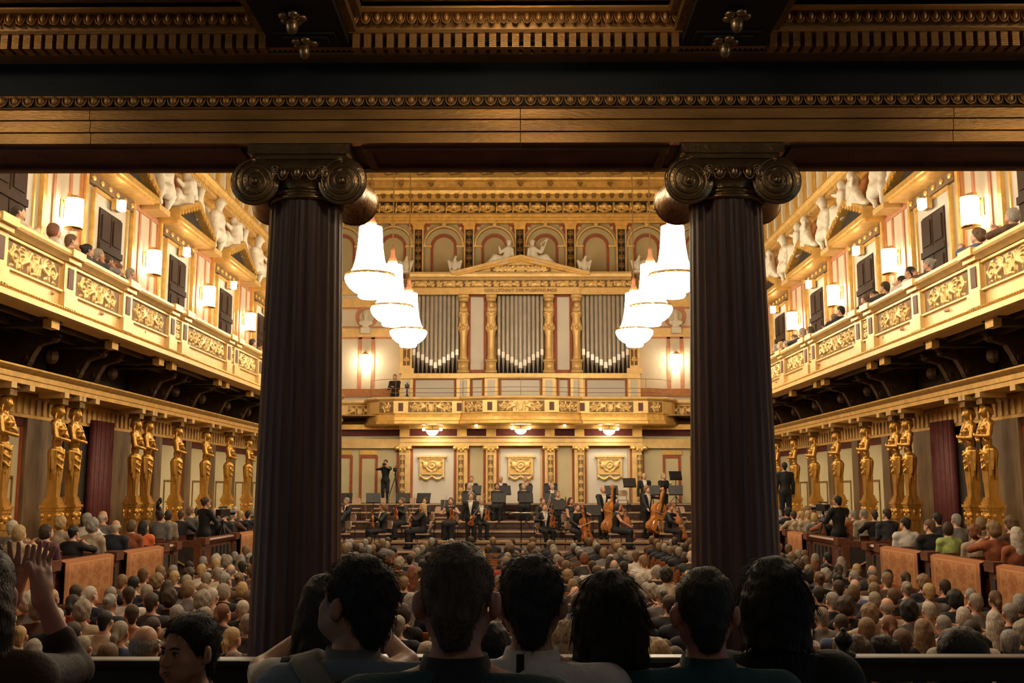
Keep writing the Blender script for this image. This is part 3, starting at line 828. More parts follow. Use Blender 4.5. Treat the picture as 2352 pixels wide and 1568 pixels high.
for px in (1064, 1128, 1261, 1325): oinst('figure_column', OC, (wx(px, YO), YO+.15, wz(856, YO)))
PS = relief('pilaster_relief', .30, H*.72, candelabra_strokes(.30, H*.72, 5), 22, .05)
for px in (933, 1457):
    opart(MB().pbox(px-13, px+13, 675, 857, YO+.2, YO+.6).pbox(px-17, px+17, 845, 857, YO+.1, YO+.6).pbox(px-16, px+16, 675, 684, YO+.12, YO+.6), 'end_pilaster', M['gold_pale'])
    oinst('pilaster_relief', PS, (wx(px, YO), YO+.17, wz(772, YO)))
# base with white panels
opart(MB().pbox(922, 1470, 857, 868, YO-.02, YO+.6).pbox(922, 1470, 868, 930, YO+.25, YO+.6), 'base', M['gold_pale'])
for px in (933, 1064, 1128, 1261, 1325, 1457):
    opart(MB().pbox(px-15, px+15, 866, 926, YO+.02, YO+.4), 'pedestal', M['gold_pale'])
    opart(MB().pbox(px-8, px+8, 872, 926, YO-.01, YO+.1), 'pedestal_panel', M['white_wall'])
for (a, b) in ((950, 1047), (1081, 1112), (1146, 1244), (1279, 1309), (1344, 1441)):
    opart(MB().frame(a, b, 868, 930, .08, YO+.18, YO+.4), 'base_frame', M['red_frame'])
    opart(MB().pbox(a+5, b-5, 873, 930, YO+.21, YO+.4), 'base_panel', M['white_wall'])
# entablature with inscription
pr = [(-.2, 675), (.10, 675), (.10, 660), (.16, 659), (-.2, 659)]
opart(MB().sweep([(o, wz(p, YO)) for o, p in pr], [(wx(925, YO), YO+.2), (wx(1467, YO), YO+.2)]), 'architrave', M['gold_pale'])
opart(MB().sweep([(o+.1, wz(p, YO)) for o, p in pr], [(wx(1058, YO), YO+.2), (wx(1334, YO), YO+.2)]), 'architrave_break', M['gold_pale'])
opart(MB().pbox(926, 1466, 642, 659, YO+.12, YO+.6), 'frieze_ground', M['relief_ground'])
fw2 = (1196-1064)*YO/FPX/2; fh2 = wz(643, YO)-wz(658, YO)
OF = relief('frieze_relief', fw2*.98, fh2, scroll_strokes(fw2*.98, fh2, 4, 3)+[([(0, 0), (.001, 0)], fh2*.42, 1)], 60, .06)
for px in (965, 1031, 1097, 1163, 1229, 1295, 1361, 1427): oinst('frieze_relief', OF, (wx(px, YO), YO+.10, wz(650.5, YO)))
pr = [(-.2, 642), (.14, 642), (.2, 638), (.34, 636), (.36, 630), (.42, 626), (-.2, 626)]
opart(MB().sweep([(o, wz(p, YO)) for o, p in pr], [(wx(940, YO), YO+.2), (wx(1452, YO), YO+.2)]), 'cornice', M['gold_pale'])
fc = bpy.data.curves.new('inscription', 'FONT'); fc.body = 'GESELLSCHAFT DER MUSIKFREUNDE'; fc.size = .20; fc.align_x = 'CENTER'; fc.align_y = 'CENTER'; fc.extrude = .02; fc.materials.append(M['gold_dark'])
fo = bpy.data.objects.new('inscription', fc); COL.objects.link(fo); fo.parent = og
fo.location = Vector((0, YO-.03, wz(667, YO)))-og.location; fo.rotation_euler = (math.pi/2, 0, 0); fo.scale = (1, 1, 1)
dg_ = bpy.context.evaluated_depsgraph_get(); tm_ = bpy.data.meshes.new_from_object(fo.evaluated_get(dg_)); fl2 = fo.location.copy(); bpy.data.objects.remove(fo)
fo = obj('inscription', tm_, None, og, fl2); fo.rotation_euler = (math.pi/2, 0, 0)
# pediment
def rake(px0, py0, px1, py1, t, y0, y1, name, mt):
    a = at(px0, py0, YO); b = at(px1, py1, YO); d = Vector((0, 0, -t*YO/FPX))
    m = MB().prism([(a.x, y0, a.z), (b.x, y0, b.z), (b.x, y0, b.z+d.z), (a.x, y0, a.z+d.z)], (0, y1-y0, 0)); opart(m, name, mt)
for sg in (-1, 1):
    rake(1196, 588, 1196+sg*158, 627, 7, YO-.35, YO+.4, 'raking_cornice', M['gold_pale'])
    rake(1196, 594, 1196+sg*150, 629, 7, YO-.22, YO+.4, 'raking_cornice', M['gold'])
a = at(1196, 597, YO); b = at(1060, 629, YO); c = at(1332, 629, YO)
opart(MB().prism([(a.x, YO, a.z), (b.x, YO, b.z), (c.x, YO, c.z)], (0, .4, 0)), 'tympanum', M['gold_pale'])
tw = (1310-1082)*YO/FPX; th = 22*YO/FPX
oinst('tympanum_relief', relief('tympanum_relief', tw*.62, th*.8, griffin_strokes(tw*.62, th*.8), 90, .05), (0, YO-.03, wz(617, YO)))
# white marble figures on the pediment
def recl(s):
    g = [el((0, 0, .28), (.22, .17, .20), .08), rc((0, 0, .3), (-s*.08, 0, .75), .2, .19, .08), el((-s*.10, .0, 1.08), (.12, .14, .16), .05), rc((-s*.09, 0, .85), (-s*.1, 0, 1.0), .08), el((-s*.10, .04, 1.16), (.15, .14, .10), .05),
         rc((0, -.02, .22), (s*.55, -.05, .38), .17, .14, .08), rc((s*.55, -.05, .38), (s*.95, -.02, .02), .14, .09, .06), rc((s*.1, -.1, .15), (s*1.15, -.06, -.05), .14, .10, .1), rc((s*.9, -.05, -.02), (s*1.3, -.04, -.17), .10, .06, .06),
         rc((s*.02, -.1, .78), (s*.30, -.12, .58), .08, .07, .03), rc((s*.30, -.12, .58), (s*.36, -.12, .85), .07, .05, .03), rc((-s*.25, -.05, .75), (-s*.32, -.02, .35), .08, .06, .03)]
    return g
for s in (-1, 1):
    ops = recl(s)
    if s == 1: ops += [rc((.38, -.12, .6), (.62, -.1, 1.25), .04), rc((.38, -.12, .6), (.30, -.1, 1.0), .03), rc((.30, -.1, 1.0), (.62, -.1, 1.25), .03)]
    me = sdf_mesh('reclining_figure', ops, .035)
    o = obj('marble_figure', me, M['white_stone'], None, (s*.62, YO-.05, wz(592, YO)+.0)); o.scale = (.95, .95, .95)
    o.location.z = wz(588, YO)-.42
    tag(o, 'white marble figure reclining %s' % ('left of the organ pediment apex' if s < 0 else 'with a lyre right of the organ pediment apex'), 'statue', 'marble figures on the organ')
swan = sdf_mesh('eagle', [el((0, 0, .35), (.16, .16, .28), .06), rc((-.10, 0, .35), (-.30, 0, .55), .12, .05, .05), rc((.10, 0, .35), (.30, 0, .55), .12, .05, .05), rc((0, -.02, .55), (.05, -.12, .72), .07, .06, .04), rc((.05, -.12, .72), (.12, -.2, .68), .04, .02), bx((0, 0, .05), (.22, .18, .06), .02), rc((-.28, 0, .52), (-.2, 0, .15), .06, .04, .03), rc((.28, 0, .52), (.2, 0, .15), .06, .04, .03)], .03)
for px in (930, 1043, 1344, 1468):
    o = obj('marble_eagle', swan, M['white_stone'], None, (wx(px, YO), YO-.05, wz(627, YO)))
    tag(o, 'white marble eagle on the organ cornice, %s' % {930: 'far left end', 1043: 'left foot of the pediment', 1344: 'right foot of the pediment', 1468: 'far right end'}[px], 'statue', 'marble eagles on the organ')

# ------------------------------------------------------------------ organ balcony
ob = thing('organ_balcony', 'gilded balcony with carved panels bowing out below the organ', 'balcony', (0, YB, R(2.6)))
def bpart(m, name, mt, smooth=False):
    o = m.build(name, mt, ob, smooth); o.location = -ob.location; return o
def arcpath():
    P = []; xe = wx(860, YB)
    L = [(-9.5, YB+2.2), (xe-.55, YB+2.2), (xe-.5, YB+1.6)]
    L += [(xe-.25, YB+.8), (xe+.2, YB+.25), (xe+.9, YB), (wx(1060, YB), YB)]
    xb = wx(1064, YB)
    L += [(xb, YB-.12)]+[(xb*(1-2*i/12), YB-.12-.55*math.sin(math.pi*i/12)) for i in range(1, 12)]+[(-xb, YB-.12)]
    L += [(-p[0], p[1]) for p in L[:7][::-1]]
    return L
BP = arcpath()
zt_, zbm_ = wz(911, YB), wz(975, YB)
bz = lambda p: wz(p, YB)
bpart(MB().sweep([(-.25, bz(921)), (.0, bz(921)), (.06, bz(918)), (.12, bz(916)), (.13, bz(912)), (.08, bz(911)), (-.25, bz(911))], BP), 'top_rail', M['gold_pale'])
bpart(MB().sweep([(-.25, bz(948)), (0, bz(948)), (0, bz(921)), (-.25, bz(921))], BP), 'parapet', M['gold_pale'])
bpart(MB().sweep([(-.5, bz(975)), (.06, bz(975)), (.16, bz(973)), (.16, bz(967)), (.10, bz(965)), (.06, bz(958)), (.0, bz(950)), (.05, bz(949)), (.05, bz(947)), (-.5, bz(947))], BP), 'base_moulding', M['gold'])
bpart(MB().add([(p[0], p[1]+.05, bz(972)) for p in BP]+[(9.5, YL, bz(972)), (-9.5, YL, bz(972))], [tuple(range(len(BP)+2))]).add([(p[0], p[1]+.05, bz(950)) for p in BP]+[(9.5, YL+2.5, bz(950)), (-9.5, YL+2.5, bz(950))], [tuple(range(len(BP)+2))]), 'slab', M['gold_dark'])
rh = bz(922.5)-bz(946.5)
def rpan(name, px0, px1, Yp, rz, kind, dy=0):
    W = (px1-px0)*Yp/FPX
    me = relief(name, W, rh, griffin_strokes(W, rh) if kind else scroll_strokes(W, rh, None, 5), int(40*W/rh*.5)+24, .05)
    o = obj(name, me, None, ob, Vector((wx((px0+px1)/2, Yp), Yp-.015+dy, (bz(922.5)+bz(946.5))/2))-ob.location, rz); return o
rpan('carved_panel', 938, 1046, YB, 0, 1); rpan('carved_panel', 1346, 1454, YB, 0, 1)
rpan('carved_panel', 1142, 1250, YB-.64, 0, 1)
rpan('carved_panel', 1066, 1112, YB-.33, -.38, 0); rpan('carved_panel', 1280, 1326, YB-.33, .38, 0)
rpan('carved_panel', 872, 906, YB+.10, -.36, 0, -.03); rpan('carved_panel', 1486, 1520, YB+.10, .36, 0, -.03)
rpan('carved_panel', 803, 856, YB+2.2, 0, 1); rpan('carved_panel', 1536, 1589, YB+2.2, 0, 1)
for (px, Yp, rz) in ((923, YB, 0), (1056, YB, 0), (1336, YB, 0), (1469, YB, 0), (1126, YB-.52, -.15), (1266, YB-.52, .15)):
    m = MB().box(-.30, .30, -.06, .1, bz(948), bz(921)).build('pedestal', M['gold_pale'], ob); m.location = Vector((wx(px, Yp), Yp, 0))-ob.location; m.rotation_euler = (0, 0, rz)
    q = MB().box(-.10, .10, -.075, .0, bz(944), bz(925)).build('insert', M['insert_purple'], ob); q.location = m.location; q.rotation_euler = (0, 0, rz)
# thin steel guard rail on the parapet
gr = MB()
for zz in (.18, .36, .75): gr.tube([(p[0], p[1]+.12, bz(911)+zz) for p in BP[3:-3]], .012, 5)
for p in BP[3:-3:2]: gr.tube([(p[0], p[1]+.12, bz(913)), (p[0], p[1]+.12, bz(911)+.76)], .012, 5)
bpart(gr, 'guard_rail', M['gold_dark'])

# ------------------------------------------------------------------ lower end wall
wl = MB().box(-SW, SW, YL, YL+.3, 0, bz(975)).build('wall_stage', M['cream_low'])
tag(wl, 'cream lower end wall with gilded pilasters behind the orchestra', None, None, 'structure')
# entablature: dark red frieze, gilt architrave
MB().pbox(926, 1468, 976, 984, YL-.5, YL).build('bed_moulding', M['gold'], wl)
MB().pbox(926, 1468, 984, 1004, YL-.22, YL).build('red_frieze', M['dark_red'], wl)
pr = [(0, 1024), (.30, 1024), (.30, 1017), (.34, 1016), (.34, 1008), (.42, 1004), (.42, 1002), (0, 1002)]
MB().sweep([(o, wz(p, YL)) for o, p in pr], [(wx(924, YL), YL), (wx(1470, YL), YL)]).build('architrave', M['gold_pale'], wl)
MB().pbox(690, 926, 985, 1000, YL-.1, YL).pbox(1468, 1700, 985, 1000, YL-.1, YL).build('red_frieze', M['dark_red'], wl)
MB().pbox(690, 926, 975, 986, YL-.3, YL).pbox(1468, 1700, 975, 986, YL-.3, YL).build('bed_moulding', M['gold'], wl)
MB().pbox(690, 926, 1008, 1029, YL-.2, YL).pbox(1468, 1700, 1008, 1029, YL-.2, YL).build('architrave', M['gold_pale'], wl)
ph = wz(1045, YL)-wz(1152, YL)
LP = relief('pilaster_relief', 13*YL/FPX, ph, candelabra_strokes(13*YL/FPX, ph, 6), 24, .04)
for px in (929, 1061, 1128, 1263, 1331, 1464):
    MB().pbox(px-12, px+12, 1036, 1156, YL-.22, YL).build('pilaster', M['gold_pale'], wl)
    obj('pilaster_relief', LP, None, wl, (wx(px, YL), YL-.24, (wz(1045, YL)+wz(1152, YL))/2))
    c = MB().pbox(px-12, px+12, 1030, 1037, YL-.26, YL).pbox(px-16, px+16, 1023, 1030, YL-.34, YL)
    for sg in (-1, 1): c.ell((wx(px+sg*13, YL), YL-.3, wz(1029, YL)), (.1, .08, .09)); c.ell((wx(px+sg*5, YL), YL-.3, wz(1033, YL)), (.06, .06, .08))
    c.build('pilaster_capital', M['gold'], wl)
    MB().pbox(px-12, px+12, 976, 984, YL-.62, YL).pbox(px-11, px+11, 984, 1003, YL-.4, YL).build('console', M['gold'], wl)
    for sg in (-1, 1): MB().pbox(px+sg*15-2.5, px+sg*15+2.5, 1024, 1156, YL-.06, YL).build('red_stripe', M['red_frame'], wl)
for (a, b) in ((948, 1043), (1148, 1243), (1349, 1444)):
    MB().pbox(a, b, 1024, 1029, YL-.05, YL).build('red_band', M['red_frame'], wl)
    MB().pbox(a+2, b-2, 1030, 1156, YL-.02, YL).build('white_panel', M['white_wall'], wl)
    px = (a+b)/2; W = 60*YL/FPX; Hh = 42*YL/FPX
    st = [([(-W*.25, H_), (-W*.25, H_+.01)], W*.12, .9) for H_ in (0,)]+[([(W*.25, 0), (W*.25, .01)], W*.12, .9), (spiral(0, 0, Hh*.25, .03, 0, 1.5), Hh*.08, .9), ([(-W*.1, -Hh*.25), (0, -Hh*.38), (W*.1, -Hh*.25)], Hh*.07, .9), ([(-W*.40, Hh*.3), (-W*.12, -Hh*.3)], (.05, .03), .8), ([(W*.40, Hh*.3), (W*.12, -Hh*.3)], (.05, .03), .8)]
    pl = thing('wall_relief', 'gilded relief plaque with garland on the %s white panel behind the orchestra' % {995: 'left', 1195: 'centre', 1396: 'right'}[int(px)], 'plaque', (wx(px, YL), YL-.02, wz(1070, YL)), 0, 'relief plaques behind the orchestra')
    o = obj('relief', relief('relief', W*.86, Hh*.8, st, 60, .05), None, pl, (0, -.06, .02)); o.data.materials[1] = M['gold']
    m = MB().rframe(-W*.47, W*.47, -Hh*.46, Hh*.46, .09, -.10, 0); m.box(-W*.54, W*.54, -.16, 0, Hh*.46, Hh*.56); m.box(-W*.47, W*.47, -.05, 0, -Hh*.46, Hh*.46); m.build('frame', M['gold_relief'], pl)
    g = MB()
    for sg in (-1, 1):
        g.tube([(sg*W*.44*(1-i/8)+.0, -.07, -Hh*.5-.16*math.sin(math.pi*i/8)) for i in range(9)], [.03, .05, .06, .07, .08, .07, .06, .05, .03], 7)
        g.tube([(sg*W*.44, -.06, -Hh*.46), (sg*W*.45, -.06, -Hh*.72)], [.05, .025], 6)
    g.tube([(0, -.06, -Hh*.5), (0, -.06, -Hh*.72)], [.05, .02], 6); g.build('garland', M['gold_relief'], pl, True)
for (a, b) in ((770, 808), (826, 866), (1522, 1566), (1585, 1625)):
    MB().frame(a, b, 1046, 1160, .11, YL-.05, YL).build('red_frame', M['red_frame'], wl)
    MB().pbox(a+6, b-6, 1052, 1160, YL-.02, YL).build('cream_panel', M['cream_low'], wl)
    MB().pbox(a, b, 1034, 1044, YL-.08, YL).build('gilt_frieze', M['gold'], wl)
# small lamps under the balcony
def bowl_lamp(px, py, label):
    p = at(px, py, YL-.9)
    t = thing('ceiling_lamp', label, 'lamp', p, 0, 'bowl lamps under the organ balcony')
    MB().lathe([(.02, -.22), (.12, -.20), (.22, -.12), (.26, 0), (.24, .01), (.02, .02)], 18).build('glass_bowl', M['bulb'], t, True)
    MB().lathe([(.26, -.01), (.28, 0), (.27, .02), (.25, .02)], 18).build('rim', M['brass'], t, True)
    MB().tube([(0, 0, 0), (0, 0, .35)], .02).build('stem', M['brass'], t)
    for sg in (-1, 1):
        MB().ell((sg*.36, -.02, .04), .065, 10, 6).build('side_bulb', M['bulb'], t, True)
        MB().tube([(sg*.1, 0, .03), (sg*.3, 0, -.03), (sg*.36, -.02, .0)], .015).build('arm', M['brass'], t)
for px, py, w in ((993, 988, 'left'), (1196, 985, 'centre'), (1399, 987, 'right')): bowl_lamp(px, py, 'small lit bowl lamp under the organ balcony, %s of three' % w)
for px, w in ((1094, 'left'), (1297, 'right')):
    p = at(px, 977, YB+.4); o = MB().ell((0, 0, 0), .06, 10, 6).build('spot_bulb', M['bulb']); o.location = p
    tag(o, 'tiny round bulb under the organ balcony, %s of centre' % w, 'bulb', 'tiny bulbs under the organ balcony')

# ------------------------------------------------------------------ stage and risers
LEV = [(31.5, -1.84), (35.0, -1.69), (37.0, -1.465), (39.0, -1.186), (41.0, -.897), (42.6, -.60)]
st = thing('stage_platform', 'wooden stage platform with five rising tiers for the orchestra', 'stage', (0, 31.5, 0))
for i, (y, zr) in enumerate(LEV):
    y1 = YL-.03 if i == 5 else LEV[i+1][0]+.3
    o = MB().box(-8.70, 8.70, y, y1, 0 if i == 0 else R(LEV[i-1][1]), R(zr)).build('tier', M['stage_wood'], st); o.location = (0, -31.5, 0)
    o = MB().box(-8.70, 8.70, y-.05, y+.03, R(zr)-.045, R(zr)+.005).build('tier_edge', M['stage_edge'], st); o.location = (0, -31.5, 0)
    if i:
        for k in range(12):
            x = -7.975+k*1.45
            o = MB().box(x-.70, x+.70, y-.02, y, R(LEV[i-1][1])+.04, R(zr)-.06).build('riser_panel', M['stage_wood'], st); o.location = (0, -31.5, 0)
for k in range(17):
    x = -8+k*1.0; o = MB().box(x-.46, x+.46, 31.47, 31.5, .06, R(-1.84)-.07).build('front_panel', M['stage_wood'], st); o.location = (0, -31.5, 0)
br = thing('stage_rail', 'thin brass rail on posts along the stage front edge', 'rail', (0, 31.75, R(-1.84)))
zr_ = zf(1247, 31.75)-R(-1.84)
MB().tube([(-7, 0, zr_), (7, 0, zr_)], .016).build('handrail', M['gold_dark'], br)
for k in range(8): MB().tube([(-7+2*k, 0, 0), (-7+2*k, 0, zr_)], .012).build('post', M['gold_dark'], br)
# ================================================================== SIDE WALLS, GALLERIES, BOXES
BX = 7.5                                             # balcony front
PX = 7.0                                             # box parapet
ZBOX = R(-1.95)
# ---- figures carved in gold: herm caryatid, 2.45 m with base, facing +Y
def caryatid_mesh():
    g = [el((.01, .04, 2.10), (.078, .092, .118), .02), rc((.01, 0, 1.92), (.01, .02, 2.04), .052, .05, .03), el((.01, -.02, 2.15), (.10, .105, .085), .02), el((.01, -.09, 2.08), (.06, .05, .06), .02), rc((.01, .125, 2.09), (.01, .138, 2.07), .016, .018, .01),
         rc((-.04, -.01, 2.12), (-.10, .0, 1.95), .035, .022, .02), rc((.06, -.01, 2.12), (.12, .0, 1.95), .035, .022, .02),
         rc((-.15, 0, 1.87), (.17, 0, 1.88), .066, .066, .05), el((.015, .02, 1.74), (.150, .110, .16), .05), el((.02, .02, 1.52), (.108, .092, .12), .05), el((-.02, .0, 1.30), (.165, .135, .15), .05),
         rc((-.19, .02, 1.85), (-.235, .09, 1.62), .052, .046, .02), rc((-.235, .09, 1.62), (.07, .21, 1.64), .044, .035, .012), el((.11, .21, 1.66), (.045, .03, .04), .01),
         rc((.21, .02, 1.86), (.25, .10, 1.60), .052, .046, .02), rc((.25, .10, 1.60), (-.02, .215, 1.54), .044, .035, .012), el((-.07, .215, 1.54), (.045, .03, .04), .01),
         el((-.06, .11, 1.76), (.055, .055, .055), .02), el((.08, .11, 1.76), (.055, .055, .055), .02),
         rc((-.02, -.01, 1.28), (.01, -.02, .88), .150, .095, .04)]
    for k in range(13):                              # drapery folds, deep and hanging unevenly
        a = -1.9+k*.317; x0 = .165*math.sin(a)-.015; y0 = .140*math.cos(a)-.01
        g.append(rc((x0*.95, y0, 1.34-.05*(k % 3)), (x0*.74+.035*math.sin(k*2.1), y0*.82, .80+.09*((k*3) % 4)), .030, .018, .006))
    for k in range(0, 5, 2):                         # swags across the hips
        g.append(rc((-.17, .06, 1.38-.055*k), (.02, .165-.006*k, 1.28-.07*k), .020, .020, .006)); g.append(rc((.02, .165-.006*k, 1.28-.07*k), (.165, .07, 1.36-.06*k), .020, .018, .006))
    for sx in (-1, 1):
        for k in range(3): g.append(rc((sx*(.17+.02*k), .07-.03*k, 1.36), (sx*(.15+.03*k), .07-.02*k, .74+.12*k), .034, .014, .008))
    return sdf_mesh('statue', g, .0135)
CAR = caryatid_mesh(); CAR.materials.append(M['statue_gold'])
hb = MB()
vs = [(-.095, -.09, .46), (.095, -.09, .46), (.095, .09, .46), (-.095, .09, .46), (-.112, -.10, .95), (.112, -.10, .95), (.112, .10, .95), (-.112, .10, .95)]
hb.add(vs, [(0,3,2,1),(4,5,6,7),(0,1,5,4),(1,2,6,5),(2,3,7,6),(3,0,4,7)])
HERM = hb.mesh('herm_shaft'); HERM.materials.append(M['statue_gold'])
pb = MB()
for (w, z0, z1) in ((.115, .42, .46), (.13, .37, .42), (.15, .31, .37), (.185, .26, .31), (.16, .20, .26), (.135, -.02, .20), (.155, -.08, -.02), (.13, -.40, -.08), (.16, -.50, -.40), (.20, -.58, -.50)): pb.box(-w, w, -w, w, z0, z1)
for sx in (-1, 1):
    for sy in (-1, 1): pb.ell((sx*.135, sy*.135, .11), (.04, .04, .06), 8, 6); pb.ell((sx*.13, sy*.13, -.0), (.028, .028, .08), 8, 5)
    pb.ell((sx*.135, 0, .08), (.03, .05, .07), 8, 5); pb.ell((0, sx*.135, .08), (.05, .03, .07), 8, 5)
PED = pb.mesh('pedestal'); PED.materials.append(M['statue_gold'])
cp = MB(); cp.box(-.17, .17, -.17, .17, 2.36, 2.44); cp.box(-.13, .13, -.13, .13, 2.24, 2.36)
CAPM = cp.mesh('capital_block'); CAPM.materials.append(M['gold_dark'])
def words_(n): return ['first', 'second', 'third', 'fourth', 'fifth', 'sixth', 'seventh', 'eighth', 'ninth', 'tenth', 'eleventh', 'twelfth', 'thirteenth', 'fourteenth', 'fifteenth', 'sixteenth', 'seventeenth', 'eighteenth', 'nineteenth', 'twentieth'][n]
CARY = [18.15, 20.26, 21.05, 24.4, 25.2, 27.4, 29.9, 32.3, 34.6, 36.9, 39.2]
PEDY = [14.55, 16.9, 19.45, 22.02, 22.85, 26.4, 27.1, 29.6, 32.1, 32.9, 36.3, 37.1, 39.4, 41.6]
PANY = [(12.4, 14.3), (14.8, 16.6), (17.15, 19.15), (19.7, 21.75), (22.25, 22.62), (23.1, 26.1), (26.6, 26.9), (27.35, 29.35), (29.85, 31.85), (32.35, 32.65), (33.15, 36.05), (37.3, 39.2), (39.6, 41.4)]
DOORY = [18.8, 23.6, 28.4, 33.2, 38.0]
SCONY = [16.4, 21.15, 25.95, 30.7, 35.5, 40.3]
rzp = {}
for (a, b) in PANY:
    W = round(b-a, 2)
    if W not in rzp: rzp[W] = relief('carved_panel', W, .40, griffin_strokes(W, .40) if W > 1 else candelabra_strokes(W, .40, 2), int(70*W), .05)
# white marble sculptures: reclining pair on pediments, herm busts between
def ped_figs():
    g = []
    for s in (-1, 1):
        q = [el((0, 0, .26), (.22, .2, .2), .08), rc((0, 0, .3), (-s*.05, .05, .75), .2, .19, .08), el((-s*.06, .08, 1.05), (.12, .13, .16), .05), rc((0, .1, .2), (s*.5, .15, .42), .16, .14, .08), rc((s*.5, .15, .42), (s*.95, .1, -.02), .14, .09, .05),
             rc((s*.05, .1, .15), (s*1.05, .05, -.05), .15, .1, .1), rc((-s*.2, .1, .75), (-s*.35, .15, .35), .08, .06, .04), rc((s*.1, .12, .75), (s*.38, .2, .85), .08, .06, .04), rc((-s*.1, -.1, .9), (-s*.4, -.1, .5), .12, .1, .1)]
        g.append(sdf_mesh('reclining_figure', q, .035, (.010, 26, 3)))
    return g
PF = ped_figs()
for q in PF: q.materials.append(M['white_stone'])
HB = sdf_mesh('herm_bust', [el((0, .08, 1.12), (.14, .15, .19), .05), rc((0, .02, .8), (0, .05, 1.0), .11, .1, .05), rc((-.30, 0, .72), (.30, 0, .72), .15, .15, .1), el((0, .05, .5), (.30, .2, .3), .1), rc((-.35, 0, .6), (-.45, .1, .1), .12, .1, .06), rc((.35, 0, .6), (.45, .1, .1), .12, .1, .06), el((0, .1, .12), (.42, .2, .2), .1), rc((-.4, .05, .0), (-.25, .05, -.25), .12, .06, .05), rc((.4, .05, 0), (.25, .05, -.25), .12, .06, .05), rc((0, .22, 1.1), (0, .25, 1.07), .03)], .035, (.012, 24, 5))
HB.materials.append(M['white_stone'])
def tpart(root, m, name, mt, smooth=False):
    o = m.build(name, mt, root, smooth); o.location = -root.location; return o

